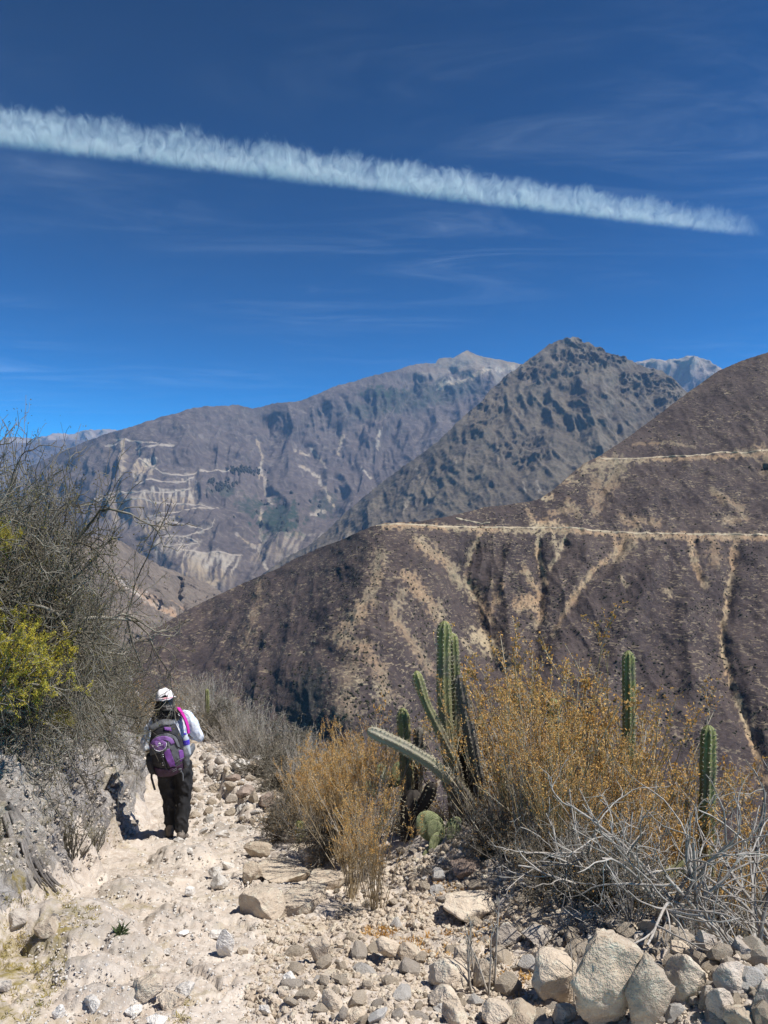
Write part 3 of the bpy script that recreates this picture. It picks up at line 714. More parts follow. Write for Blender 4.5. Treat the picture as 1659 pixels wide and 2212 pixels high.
# ------------------------------------------------------------------ near ground
_yy = np.linspace(-4, 90, 1900)
_zz = np.interp(_yy, [-4, 0, 2.8, 5, 8.6, 12, 18, 27, 31, 36, 60, 90], [-1.35, -1.5, -1.6, -2.02, -2.86, -3.4, -4.05, -4.78, -5.6, -8.0, -22, -44])
_k = np.ones(15) / 15
_zs = np.convolve(np.pad(_zz, 7, mode='edge'), _k, 'valid')
def zp(y): return np.interp(y, _yy, _zs) + CAMZ
def xl(y): return np.interp(y, [-4, 0, 3, 4.2, 5.2, 7, 9, 12, 17, 22, 27, 40], [-2.2, -2.0, -1.9, -1.85, -2.02, -2.4, -2.8, -3.55, -5.1, -6.6, -8.2, -13])
def xr(y): return np.interp(y, [-4, 0, 2.5, 4, 5.3, 6.5, 8, 10, 12, 15, 18, 22, 27, 40], [2.2, 1.9, 1.55, 1.05, .55, -.1, -.72, -1.3, -1.75, -2.8, -3.6, -4.9, -6.2, -10.5])
MOUNDS = []        # (x, y, rx, ry, rot, h)
TERR = []
def G(x, y, fine=True):
    x = np.asarray(x, float); y = np.asarray(y, float)
    z = zp(y)
    wob = 0.16 * fbm(x / 1.3, y / 1.3, 1.0, oct=3) * np.clip(y / 5, .5, 1.6)
    sl = np.maximum(xl(y) - x + wob, 0)
    bank = np.where(sl < .72, 1.65 * sl, 1.19 + .42 * (sl - .72))
    bank = bank * sstep(2.3, 4.6, y - .9 * np.minimum(sl, 1)) + .10 * sl * (1 - sstep(2.3, 4.6, y))
    sr = x - xr(y) + wob * .8
    s1 = np.maximum(sr - .12, 0)
    drop = .62 * s1 ** 2 / (s1 + .35)
    z = z + bank - drop
    z = z + .20 * np.exp(-((sr - .02) / .34) ** 2) * sstep(1.2, 2.4, y) * (1 - sstep(6.0, 7.2, y))
    z = z + .12 * np.exp(-((x - .55) / .6) ** 2 - ((y - 5.3) / .5) ** 2)
    z = z + .22 * sstep(-.55, -.42, sr) * (1 - sstep(.5, 1.3, sr)) * sstep(9.4, 10.2, y) * (1 - sstep(15, 17.5, y))
    z = z + .10 * sstep(-.75, -.45, sr) * (1 - sstep(.2, .7, sr)) * sstep(4.8, 5.6, y) * (1 - sstep(7.6, 9, y))
    for mx, my, rx, ry, rot, h in MOUNDS:
        c, s_ = math.cos(rot), math.sin(rot)
        u = (x - mx) * c + (y - my) * s_; v = -(x - mx) * s_ + (y - my) * c
        k = (np.abs(u) < 2 * rx) & (np.abs(v) < 2 * ry)
        r = np.hypot(u / rx, v / ry)
        z = z + h * np.clip(1 - r ** 2.2, 0, 1) ** .7
    z = z + .05 * fbm(x / .9, y / .9, 3, oct=3) + .012 * (1 if fine else 0) * fbm(x / .16, y / .16, 5, oct=3)
    return z
def hit(px, py, y0=1.2, y1=70.0):
    """Ground point seen at a picture position."""
    dx, dz = ray(px, py); dx, dz = float(dx), float(dz)
    t = np.geomspace(y0, y1, 500)
    g = G(dx * t, t, False) - (dz * t + CAMZ)
    k = np.argmax(g > 0) if (g > 0).any() else len(t) - 1
    Y = t[k] if k == 0 else t[k - 1] + (t[k] - t[k - 1]) * (-g[k - 1]) / (g[k] - g[k - 1] + 1e-9)
    return np.array([dx * Y, Y, float(G(dx * Y, Y, False))])
_m = []
for px, py, rx, ry, rot, h in ((175, 2030, .30, .42, .5, .17), (300, 1935, .26, .30, .2, .10), (365, 1990, .16, .26, -.1, .07), (400, 1862, .30, .36, .3, .13), (200, 2110, .22, .16, .3, .09),
                               (290, 2075, .14, .18, .0, .06), (440, 1995, .12, .12, 0, .05), (75, 2020, .13, .14, .2, .07), (240, 2160, .17, .12, .1, .06), (230, 2070, .2, .14, .4, .06), (500, 1800, .3, .3, 0, .07)):
    q = hit(px, py); _m.append((q[0], q[1], rx, ry, rot, h))
MOUNDS.extend(_m)

def cells(x, y, z, sc, seed):
    """Jittered-cell pieces: a random height per cell and the distance to the cell's edge."""
    x, y = x / sc, y / sc + .5 * z / sc
    xi, yi = np.floor(x).astype(int), np.floor(y).astype(int)
    b1 = np.full(x.shape, 9.0); b2 = b1.copy(); hid = np.zeros(x.shape); gx = np.zeros(x.shape); gy = gx.copy()
    for i in (-1, 0, 1):
        for j in (-1, 0, 1):
            h = _perm[(_perm[(xi + i + seed) & 255] + yi + j) & 255]
            px_, py_ = xi + i + (h % 16) / 16, yi + j + (h // 16) / 16
            d = np.hypot(x - px_, y - py_); m = d < b1
            b2 = np.where(m, b1, np.minimum(b2, d)); b1 = np.where(m, d, b1)
            hid = np.where(m, _perm[(h + 7) & 255] / 255.0, hid); gx = np.where(m, (x - px_) , gx); gy = np.where(m, (y - py_), gy)
    tilt = gx * (hid * 7 % 1 - .5) + gy * (hid * 13 % 1 - .5)
    return hid, b2 - b1, tilt
def build_ground():
    na, ny = 720, 540
    a = np.linspace(-.64, .66, na)
    y = np.concatenate([np.geomspace(1.25, 40, ny - 40), np.linspace(41, 88, 40)]) - .25
    Y = np.repeat(y[:, None], na, 1); X = a[None] * (Y + 1.0)
    Z = G(X, Y)
    P = np.stack([X, Y, Z], -1)
    # surface relief along the normal
    ty = np.gradient(P, axis=0); tx = np.gradient(P, axis=1)
    N = np.cross(tx, ty); N /= np.linalg.norm(N, axis=-1, keepdims=True) + 1e-9
    x_, y_, z_ = X, Y, Z
    sl = xl(Y) - X; sr = X - xr(Y)
    bk = sstep(-.05, .25, sl) * sstep(2.6, 4.6, Y)
    rt = sstep(-.25, .05, sr)
    far = np.clip(Y / 6, .7, 2.2)
    crag = ridged(x_ / .55 + .4 * z_, y_ / .55, z_ / .4, oct=5, gain=.6) - .75
    blk = fbm(x_ / .22, y_ / .22, z_ / .22, oct=4, gain=.6)
    cell = np.abs(fbm(x_ / .34, y_ / .34, z_ / .25 + 3, oct=2))
    gran = ridged(x_ / .12, y_ / .12, z_ / .12, oct=3, gain=.6) - .7
    disp = bk * (.05 * crag + .045 * blk + .022 * gran + .05 * np.minimum(cell, .25) / .25) * far
    lump = np.clip(fbm(x_ / .28, y_ / .28, 8.8, oct=3, gain=.6), -.2, .5)
    disp += (1 - bk) * (.006 * lump + .010 * fbm(x_ / .05, y_ / .05, 2, oct=3, gain=.6)) * (1 + 1.3 * rt)
    wx_, wy_ = x_ + .10 * fbm(x_ / .3, y_ / .3, 41, oct=3), y_ + .10 * fbm(x_ / .3, y_ / .3, 45, oct=3)
    for sc, am, bm_, sd in ((.34, .034, .11, 3), (.15, .014, .055, 9), (.07, .006, .022, 17)):
        hid, ed, tl = cells(wx_, wy_, z_, sc, sd)
        zone = .12 + .88 * sstep(-.15, .25, fbm(x_ / .8, y_ / .8, 50 + sd, oct=3))
        piece = (hid - .4) + tl * .9 - .7 * (1 - sstep(.0, .16, ed))
        disp += piece * (am * 1.35 * zone * (1 - bk) * (1 + .4 * rt) + bm_ * bk) * np.clip(far, .8, 1.5)
    P = P + N * disp[..., None]
    idx = np.arange(na * ny).reshape(ny, na)
    F = np.stack([idx[:-1, :-1], idx[:-1, 1:], idx[1:, 1:], idx[1:, :-1]], -1)
    from mathutils.bvhtree import BVHTree
    Q = P[::2, ::2]; i2 = np.arange(Q.shape[0] * Q.shape[1]).reshape(Q.shape[:2])
    F2 = np.stack([i2[:-1, :-1], i2[:-1, 1:], i2[1:, 1:], i2[1:, :-1]], -1).reshape(-1, 4)
    GROUND['bvh'] = BVHTree.FromPolygons(Q.reshape(-1, 3).tolist(), F2.tolist())
    wob = .12 * fbm(X / .8, Y / .8, 6, oct=3)
    reg = np.zeros((ny, na), int)
    reg[(sl + wob > .05) & (Y > 2.8)] = 1
    reg[(sr + wob > -.05)] = 2
    rf = reg[:-1, :-1]
    moss = np.clip(sstep(.0, .35, fbm(X / .45, Y / .45, 21, oct=4)) , 0, 1) * sstep(-1.15, -1.5, X) * (1 - sstep(4.6, 5.2, Y)) * (1 - sstep(-.1, .25, sl) * sstep(4, 5, Y))
    moss = moss + .35 * sstep(.25, .5, fbm(X / .3, Y / .3, 30, oct=4)) * (X < .0)
    mound = np.zeros_like(X)
    for mx, my, rx, ry, rot, h in MOUNDS:
        mound = np.maximum(mound, np.clip(1.15 - np.hypot((X - mx) / rx, (Y - my) / ry) , 0, .4) / .4)
    dirt = sstep(.0, .4, sr + .3 * fbm(X / .5, Y / .5, 9, oct=3)) * (.3 + .7 * sstep(-.2, .3, fbm(X / .4, Y / .4, 12, oct=3)))
    M = np.stack([np.clip(moss, 0, 1), mound, dirt, np.ones_like(X)], -1)
    for k, name, mat, label in ((0, 'path', M_path, 'dusty pale stony footpath running downhill along the slope'), (1, 'bank', M_bank, 'grey crumbly rock bank on the uphill side of the path'), (2, 'slope', M_slope, 'earth slope dropping from the outer edge of the path')):
        sel = F[rf == k]
        used, inv = np.unique(sel, return_inverse=True)
        me = mesh_np(name, P.reshape(-1, 3)[used], inv.reshape(-1, 4))
        at = me.color_attributes.new('mask', 'FLOAT_COLOR', 'POINT'); at.data.foreach_set('color', M.reshape(-1, 4)[used].astype(np.float32).ravel())
        GROUND[name] = tag(link(name, me, mat), label, None, None, 'structure')
GROUND = {}
def earth_mat(name, c0, c1, c2, dark, peb=60, bst=.6, crack=0.0):
    t = NT(name, .95, .1); s = t.sep(t.attr('mask'))
    c = t.mix(t.ramp(t.noise(1.3, 5, .6, dist=.5), [(.38, 0), (.62, 1)]), c0, c1)
    n2 = t.noise(14, 6, .7, dist=.3)
    c = t.mix(t.ramp(n2, [(.42, 0), (.66, .75)]), c, c2)
    n3 = t.noise(70, 4, .7)
    c = t.mix(t.ramp(n3, [(.60, 0), (.72, .55)]), c, dark)
    vd = t.voro(peb, vec=t.map((1, 1, 1)))
    vc = t.voro(peb, out='Color')
    pebm = t.math('MULTIPLY', t.math('LESS_THAN', vd, .38), t.math('GREATER_THAN', t.sep(vc)[0], .72))
    c = t.mix(t.math('MULTIPLY', pebm, .7), c, c2)
    moss = t.mix(t.noise(40, 4, .7), (.16, .125, .035), (.30, .24, .08))
    mf = t.math('MULTIPLY', s[0], t.ramp(t.noise(18, 6, .7), [(.38, 0), (.56, .95)]))
    c = t.mix(mf, c, moss)
    c = t.mix(t.math('MULTIPLY', s[1], t.ramp(t.noise(7, 5, .65, dist=.8), [(.40, 0), (.56, .6)])), c, (.29, .265, .235))
    c = t.mix(t.math('MULTIPLY', s[2], t.ramp(t.noise(6, 5, .65), [(.35, .15), (.6, .75)])), c, (.22, .165, .12))
    h = t.math('ADD', t.math('MULTIPLY', n2, .7), t.math('MULTIPLY', n3, .35))
    h = t.math('ADD', h, t.math('MULTIPLY', pebm, .3))
    b = t.bump(h, bst, .02)
    if crack:
        cr = t.voro(9, vec=t.map((1, 1.0, 1.6), rot=(0, .5, .3)), feat='DISTANCE_TO_EDGE')
        ck = t.ramp(t.math('MULTIPLY', cr, t.ramp(t.noise(3, 3), [(.35, 5), (.6, 1)])), [(.0, 1), (.05, 0)])
        c = t.mix(t.math('MULTIPLY', ck, crack), c, tuple(x * .3 for x in dark))
        st = t.noise(1.0, 5, .7, vec=t.map((5, 16, 4), rot=(.6, .2, .9)), dist=1.0)
        c = t.mix(t.ramp(st, [(.5, 0), (.68, .55)]), c, dark)
        b = t.bump(t.math('ADD', st, t.noise(28, 5, .75)), .8, .03, b)
    return t.out(c, b)
M_path = earth_mat('path_dust', (.385, .32, .26), (.49, .42, .35), (.60, .545, .475), (.23, .185, .15), bst=.9)
M_bank = earth_mat('bank_rock', (.22, .198, .18), (.32, .288, .255), (.48, .45, .415), (.115, .105, .10), peb=34, bst=.9, crack=.35)
M_slope = earth_mat('slope_soil', (.26, .205, .155), (.36, .30, .235), (.46, .41, .35), (.17, .13, .095), peb=45, bst=.9)
build_ground()
def hitf(px, py):
    """Exact point of the finished ground seen at a picture position."""
    dx, dz = ray(px, py)
    h = GROUND['bvh'].ray_cast(Vector((0, 0, CAMZ)), Vector((float(dx), 1.0, float(dz))).normalized())
    return np.array(h[0][:]) if h[0] is not None else hit(px, py)

# ------------------------------------------------------------------ rocks
def rock_data(seed, sub=3, cuts=14, rough=.05, sx=1, sy=.85, sz=.7, cut=(.45, .8)):
    r_ = np.random.default_rng(seed)
    bm = bmesh.new(); bmesh.ops.create_icosphere(bm, subdivisions=sub, radius=1)
    V = np.array([v.co[:] for v in bm.verts]); F = np.array([[v.index for v in f.verts] for f in bm.faces]); bm.free()
    for i in range(cuts):
        n = r_.normal(size=3); n[2] *= .8; n /= np.linalg.norm(n)
        d = r_.uniform(*cut)
        t_ = V @ n - d
        V = V - np.where(t_ > 0, t_, 0)[:, None] * n
    o = seed * 3.1
    nn = V / (np.linalg.norm(V, axis=1, keepdims=True) + 1e-9)
    V = V + nn * (rough * fbm(V[:, 0] * 2.2 + o, V[:, 1] * 2.2, V[:, 2] * 2.2, oct=5 if sub > 2 else 3, gain=.62))[:, None]
    V = V + nn * (-.5 * rough * ridged(V[:, 0] * 3 + o, V[:, 1] * 3, V[:, 2] * 3, oct=3))[:, None]
    V *= np.array([sx, sy, sz])
    return V / np.abs(V[:, 0]).max(), F
def rock_mat(name, c0, c1, dark, sc=1.0, pits=.5):
    t = NT(name, .92, .12)
    inf = t.info()
    mp = t.n.new('ShaderNodeMapping'); mp.vector_type = 'POINT'
    cb = t.n.new('ShaderNodeCombineXYZ'); t.l.new(t.math('MULTIPLY', inf, 37.0), cb.inputs[0]); t.l.new(t.math('MULTIPLY', inf, 91.0), cb.inputs[1])
    t.l.new(t.obj(), mp.inputs['Vector']); t.l.new(cb.outputs[0], mp.inputs['Location']); v = mp.outputs[0]
    n1 = t.noise(1.6 * sc, 5, .6, vec=v, dist=.6)
    c = t.mix(t.ramp(n1, [(.36, 0), (.62, 1)]), c0, c1)
    c = t.mix(t.ramp(inf, [(0, 0), (.3, .5), (.6, .0), (.85, .75), (1, .2)]), c, tuple(x * .62 for x in c0))
    n2 = t.noise(7 * sc, 6, .72, vec=v, dist=.3)
    c = t.mix(t.ramp(n2, [(.5, 0), (.72, .6)]), c, dark)
    n3 = t.noise(22 * sc, 4, .7, vec=v)
    c = t.mix(t.ramp(n3, [(.52, 0), (.68, .45)]), c, tuple(min(.62, x * 1.3) for x in c1))
    pt = t.ramp(n3, [(.30, 1), (.40, 0)])
    c = t.mix(t.math('MULTIPLY', pt, pits), c, tuple(x * .6 for x in dark))
    b = t.bump(t.math('ADD', n2, t.math('MULTIPLY', n3, .5)), .7, .06)
    return t.out(c, b)
M_rock = [rock_mat('pale_stone', (.48, .395, .30), (.57, .485, .385), (.27, .21, .155)),
          rock_mat('grey_stone', (.40, .345, .29), (.52, .46, .39), (.20, .165, .13)),
          rock_mat('white_stone', (.64, .60, .54), (.74, .71, .66), (.38, .33, .28)),
          rock_mat('brown_stone', (.27, .205, .165), (.37, .30, .25), (.12, .09, .07))]
ROCKS = [mesh_np('stone', *rock_data(20 + i, sub=2, cuts=13, rough=.05, sy=rng.uniform(.7, 1), sz=rng.uniform(.55, .9)), smooth=False) for i in range(14)]
for i, me in enumerate(ROCKS): me.materials.append(M_rock[(0, 0, 1, 0, 2, 1, 0)[i % 7]])
# pieces of the fine-stone kind, cheap
PEBB = [rock_data(60 + i, sub=1, cuts=5, rough=.05, sz=.7) for i in range(6)]

def boulder(px, py, w, h, label, mi=0, seed=0, rot=None, cuts=14, rough=.055, deep=.85, sink=.20, cut=(.45, .8), tilt=0.0, Y=None, flat=None, name='boulder', cat='rock'):
    """A rock standing at a measured ground point with measured width and height."""
    q = hitf(px, py) if Y is None else np.array([float(ray(px, py)[0]) * Y, Y, float(G(float(ray(px, py)[0]) * Y, Y, False))])
    sc = q[1] / FOC * 1.02
    V, F = rock_data(200 + seed, sub=4 if w > 45 else 3, cuts=cuts, rough=rough, sz=1, sy=deep, cut=cut)
    V = V.copy()
    V[:, 0] /= np.abs(V[:, 0]).max(); V[:, 1] /= np.abs(V[:, 1]).max() / deep; V[:, 2] /= np.abs(V[:, 2]).max()
    hw, hh = w * sc / 2, h * sc / 2 * 1.08
    V = V * np.array([hw, hw, hh])
    if flat is not None: V[:, 2] = np.where(V[:, 2] > flat * hh, flat * hh + (V[:, 2] - flat * hh) * .10, V[:, 2])
    c, s_ = math.cos(tilt), math.sin(tilt)
    V = np.stack([V[:, 0] * c + V[:, 2] * s_, V[:, 1], -V[:, 0] * s_ + V[:, 2] * c], -1)
    zmin = V[:, 2].min(); V[:, 2] -= zmin
    me = mesh_np(name, V, F); me.materials.append(M_rock[mi])
    # flat facets with soft edges
    me.polygons.foreach_set('use_smooth', np.zeros(len(F), bool)) if w < 46 else None
    o = link(name, me)
    o.location = (q[0], q[1] + hw * deep * .55, q[2] - 2 * hh * sink)
    o.rotation_euler = (0, 0, (rot if rot is not None else 0))
    tag(o, label, cat)
    return o
BL = [
    (1016, 1897, 84, 44, 'oblong dark-topped brown rock crowning the stone mound at the foot of the tall cactus', 3, dict(deep=.5, tilt=.12)),
    (1010, 1995, 118, 70, 'broad pale flat-topped rock on the stone mound, with a deep shadow at its left', 0, dict(cut=(.5, .8), tilt=.10)),
    (1098, 2052, 70, 62, 'angular block with a dark left face beside a dry weed', 1, dict(cuts=12, cut=(.5, .8))),
    (1165, 2046, 74, 42, 'low grey rounded rock right behind the biggest rounded boulder', 1, {}),
    (841, 2074, 60, 50, 'rounded pale rock, left one of a touching pair under the dry weeds', 0, {}),
    (888, 2078, 56, 44, 'rounded pale rock, right one of a touching pair under the dry weeds', 0, {}),
    (971, 2138, 96, 62, 'wide pale flat-topped rock below the dry weed in the rubble', 0, dict(cut=(.5, .8))),
    (1048, 2134, 56, 76, 'upright leaf-shaped pale rock left of the biggest rounded boulder', 0, dict(deep=.5, cut=(.5, .75), tilt=.25)),
    (1006, 2092, 64, 44, 'pale wedge of rock leaning behind the upright leaf-shaped rock', 0, dict(tilt=-.4, deep=.6)),
    (958, 2184, 82, 50, 'pale rock with a dark hollow under its left end in the lower rubble', 0, dict(tilt=.15)),
    (1196, 2176, 128, 118, 'biggest rounded boulder, tan and smooth, left of the pocked block', 0, dict(cuts=12, rough=.05, cut=(.5,.85), tilt=-.15)),
    (1218, 2212, 60, 46, 'small rounded rock in the dark gap below the biggest rounded boulder', 0, {}),
    (1119, 2216, 90, 46, 'flat pale rock at the bottom edge left of the dark gap', 0, {}),
    (1325, 2236, 165, 205, 'tall pocked block with a dark rough left face, largest rock of all', 0, dict(cuts=16, rough=.09, cut=(.42, .72), deep=.8, sink=.05)),
    (1412, 2232, 118, 150, 'brown pyramid-shaped rock leaning on the right of the tall pocked block', 0, dict(cuts=14, rough=.07, cut=(.4, .7), deep=.8, sink=.05, tilt=.1)),
    (1495, 2170, 100, 104, 'big tan angular rock with a flat sunlit top, right of the pyramid-shaped rock', 0, dict(cuts=10, cut=(.5, .78))),
    (1534, 2176, 48, 54, 'small dark-sided rock wedged against the big tan angular rock', 1, {}),
    (1598, 2158, 84, 86, 'large rounded grey rock near the right border of the heap', 1, {}),
    (1577, 2046, 56, 60, 'knobbly grey rock standing topmost on the right end of the heap', 1, dict(cuts=11, rough=.09)),
    (1528, 2064, 44, 64, 'upright knobbly rock just left of the topmost grey one', 1, dict(rough=.1)),
    (1612, 2074, 64, 48, 'grey rock lying to the right below the topmost grey one', 1, {}),
    (1470, 2080, 42, 52, 'blocky upright pale rock on the small rubble behind the pyramid-shaped rock', 0, dict(cut=(.5, .75))),
    (1568, 2210, 62, 72, 'white-edged angular rock at the bottom right, below the large rounded grey one', 1, dict(cut=(.5, .78))),
    (1655, 2200, 60, 84, 'rough grey rock cut by the right border near the bottom', 1, {}),
    (985, 2216, 64, 50, 'pointed pale rock at the bottom edge with the yellow straw beside it', 0, dict(cut=(.5, .75), tilt=.3)),
    (1066, 2222, 84, 56, 'low tan rock at the bottom edge, right of the pointed pale one', 0, {}),
    (1618, 2222, 90, 44, 'wide pale rock at the bottom edge in the right corner', 0, {}),
    (488, 2070, 42, 56, 'brightest white upright stone with a black shadow at its foot, alone on the path', 2, dict(deep=.7, tilt=.12, cut=(.55, .8), sink=.08)),
    (478, 2030, 58, 18, 'white slab lying just behind the bright upright stone', 2, dict(deep=.5)),
    (524, 2062, 24, 20, 'small squarish stone touching the right of the bright upright stone', 0, {}),
    (693, 2084, 58, 62, 'squarish flat-faced tan rock at the left end of the rubble', 0, dict(cut=(.5, .72), deep=.6)),
    (713, 2184, 48, 54, 'pale upright slab with a curved shadow under it, in front of the rubble', 0, dict(deep=.5, cut=(.5, .75), tilt=-.3)),
    (612, 2160, 24, 32, 'small pale egg-shaped stone below two others at the rubble\'s left tip', 0, {}),
    (626, 2130, 34, 28, 'white stone at the left tip of the rubble', 2, {}),
    (196, 2182, 40, 36, 'round pale stone with a black shadow, low at the left of the path', 2, dict(cuts=10, sink=.1)),
    (123, 2204, 28, 28, 'round pale stone close to the bottom edge at the left', 2, dict(cuts=10, sink=.1)),
    (307, 2166, 76, 52, 'pale roof-shaped rock half buried across the path, shadow line below', 0, dict(cut=(.5, .8))),
    (365, 2182, 60, 38, 'pale roof-shaped rock, right neighbour of the larger half-buried one', 0, dict(cut=(.5, .8))),
    (392, 2150, 44, 26, 'low white rock behind the half-buried pair on the path', 2, {}),
    (290, 2190, 44, 22, 'small white flat rock below the half-buried pair', 2, {}),
    (30, 2010, 46, 46, 'grey lumpy rock at the left border by the yellow moss', 1, {}),
    (95, 2028, 60, 44, 'tan rock with a pale face beside the yellow moss', 0, dict(cut=(.5, .8))),
    (118, 1998, 26, 26, 'small grey rock perched above the tan one by the yellow moss', 1, {}),
    (463, 1898, 32, 24, 'white stone, uppermost of the bright cluster left of the ledge', 2, dict(sink=.1)),
    (476, 1922, 50, 32, 'largest white stone of the bright cluster left of the ledge', 2, dict(sink=.1)),
    (492, 1880, 28, 16, 'thin white stone behind the bright cluster left of the ledge', 2, {}),
    (536, 1908, 54, 46, 'tan block with a dark cleft at its right, set against the ledge', 0, dict(cut=(.45, .7))),
    (560, 1985, 96, 80, 'brown-faced front block of the bedrock ledge, with a deep crack at its right', 0, dict(cuts=16, cut=(.5, .75), deep=1.2, sink=.25, flat=.45, rot=.3)),
    (645, 1972, 130, 70, 'broad flat front slab of the bedrock ledge by the path', 0, dict(cuts=14, cut=(.5, .8), deep=1.2, sink=.35, flat=.25, rot=-.35)),
    (702, 1925, 96, 56, 'right-hand slab of the bedrock ledge, touching the stalk bushes', 0, dict(cuts=14, cut=(.5, .8), deep=1.3, sink=.35, flat=.3, rot=-.6)),
    (610, 1905, 120, 44, 'rear slab of the bedrock ledge, lowest and widest of the four', 0, dict(cuts=14, cut=(.5, .8), deep=1.3, sink=.4, flat=.3, rot=.2)),
    (690, 1850, 90, 40, 'pale slab behind the bedrock ledge beside the young cactus', 0, dict(cuts=14, cut=(.5, .8), deep=1.2, sink=.35, flat=.3)),
    (530, 1722, 40, 26, 'dark undercut lump of earth on the terrace edge, nearest the walker', 3, dict(cuts=14, cut=(.5, .8), deep=1.1, sink=.2)),
    (578, 1745, 46, 30, 'dark undercut lump of earth at the low end of the terrace edge', 3, dict(cuts=14, cut=(.5, .8), deep=1.1, sink=.2)),
    (500, 1688, 34, 20, 'small dark undercut lump at the far end of the terrace edge', 3, dict(cuts=14, cut=(.5, .8), deep=1.1, sink=.2)),
    (565, 1975, 60, 56, 'split dark-fronted chunk at the left foot of the bedrock ledge', 3, dict(cut=(.5, .75))),
    (556, 1853, 64, 32, 'brown-topped rock with a black shadow behind the bedrock ledge', 0, dict(deep=.7, sink=.1)),
    (482, 1810, 36, 20, 'white stone pair lying on the path behind the bright cluster', 2, dict(deep=.6)),
    (640, 1820, 70, 44, 'pale flat slab with a small cactus at its right', 0, dict(cut=(.5, .8), sink=.35)),
    (411, 1936, 24, 20, 'small white stone alone in the middle of the path', 2, dict(sink=.1)),
    (391, 2023, 28, 12, 'flat white flake of stone on the path', 2, {}),
    (360, 2065, 18, 16, 'small round white stone right of the weed-topped mound', 2, dict(sink=.1)),
    (570, 2193, 24, 22, 'lone small white stone on bare dust near the bottom edge', 2, dict(sink=.1)),
    (768, 2210, 52, 36, 'low tan rock at the bottom edge below the pale upright slab', 0, {}),
    (335, 2214, 44, 20, 'white rock top cut by the bottom edge in the middle of the path', 2, {}),
    (8, 2145, 34, 34, 'dark-shadowed rock cut by the left border near the bottom', 1, {}),
    (385, 1838, 26, 14, 'white stone at the walker\'s heel', 2, dict(Y=8.25)),
    (410, 1848, 18, 20, 'small round white stone below the walker\'s heel', 2, {}),
    (520, 1668, 50, 26, 'pale block on the terrace edge past the walker', 2, dict(sink=.05)),
    (560, 1655, 60, 26, 'longest white block of the terrace edge past the walker', 2, dict(sink=.05)),
    (600, 1700, 60, 30, 'tan flat rock on the lip of the undercut terrace', 0, dict(sink=.1)),
    (420, 1545, 40, 20, 'pale rock pile where the path leaves sight', 2, dict(sink=.05)),
    (345, 1560, 34, 36, 'grey rock beside the walker\'s left shoulder, far down the path', 1, dict(sink=.05)),
]
for i, (px, py, w, h, lab, mi, kw) in enumerate(BL):
    kw.setdefault('rot', rng.uniform(-.25, .25))
    boulder(px, py, w, h, lab, mi, seed=i, **kw)
# ------------------------------------------------------------------ loose stones
def in_poly(x, y, poly):
    c = False; j = len(poly) - 1
    for i in range(len(poly)):
        xi, yi = poly[i]; xj, yj = poly[j]
        if (yi > y) != (yj > y) and x < (xj - xi) * (y - yi) / (yj - yi) + xi: c = not c
        j = i
    return c
def scatter(poly, n, wmin, wmax, parent, power=2.6, mats=None, hs=(.55, 1.0), name='stone', seed=1, gap=.62):
    r_ = np.random.default_rng(seed)
    xs, ys = [p[0] for p in poly], [p[1] for p in poly]
    done, tries = [], 0
    cand = sorted((wmin + (wmax - wmin) * r_.random() ** power for _ in range(n)), reverse=True)
    out = []
    for w in cand:
        for _ in range(25):
            x, y = r_.uniform(min(xs), max(xs)), r_.uniform(min(ys), max(ys))
            if not in_poly(x, y, poly): continue
            if all((x - a) ** 2 + ((y - b) * 1.4) ** 2 > ((w + c) * gap * .5) ** 2 for a, b, c in done): break
        else: continue
        done.append((x, y, w)); out.append((x, y, w))
    for x, y, w in out:
        q = hitf(x, y); sc = w * q[1] / FOC / 2
        o = bpy.data.objects.new(name, ROCKS[r_.integers(len(ROCKS))] if mats is None else mats[r_.integers(len(mats))])
        COL.objects.link(o); o.parent = parent
        k = r_.uniform(*hs)
        o.location = (q[0], q[1], q[2] + sc * k * r_.uniform(.1, .5))
        o.scale = (sc, sc * r_.uniform(.75, 1.1), sc * k * 1.2)
        o.rotation_euler = (r_.normal(0, .25), r_.normal(0, .25), r_.uniform(0, 6.28))
heap = empty('rubble_heap', (0, 0, 0))
tag(heap, 'long heap of small pale broken stones along the outer edge of the path', 'rubble heap')
scatter([(640, 2040), (760, 2030), (900, 2050), (1100, 2060), (1250, 2000), (1400, 2030), (1659, 2040), (1659, 2212), (700, 2212), (580, 2140)], 190, 13, 62, heap, seed=2, power=2.0, gap=.78)
scatter([(900, 1900), (1000, 1840), (1120, 1920), (1200, 1975), (1240, 2010), (1180, 2050), (1050, 2050), (930, 1960)], 90, 12, 40, heap, seed=3, power=1.8, gap=.75)
scatter([(860, 1840), (1000, 1790), (1180, 1880), (1330, 1960), (1420, 1990), (1380, 2030), (1180, 1960), (980, 1870)], 80, 12, 34, GROUND['slope'], seed=15, power=1.5)
scatter([(1230, 1985), (1440, 2005), (1659, 1985), (1659, 2160), (1440, 2120), (1230, 2060)], 100, 18, 62, heap, seed=4, power=1.8, gap=.75)
p_ = GROUND['path']
scatter([(700, 1850), (860, 1880), (930, 1900), (900, 2000), (760, 2000), (720, 1930)], 46, 8, 30, GROUND['slope'], seed=14)
scatter([(400, 1560), (470, 1560), (560, 1690), (600, 1760), (520, 1800), (420, 1800), (410, 1680)], 150, 8, 34, p_, seed=5, power=1.9, gap=.9)
scatter([(330, 1540), (470, 1530), (500, 1570), (330, 1580)], 22, 9, 24, p_, seed=6)
scatter([(490, 1620), (700, 1590), (760, 1680), (620, 1700)], 34, 10, 30, p_, seed=7, mats=[ROCKS[4], ROCKS[11], ROCKS[0]])
scatter([(300, 1830), (520, 1830), (640, 2212), (80, 2212), (60, 2020)], 70, 4, 17, p_, seed=8)
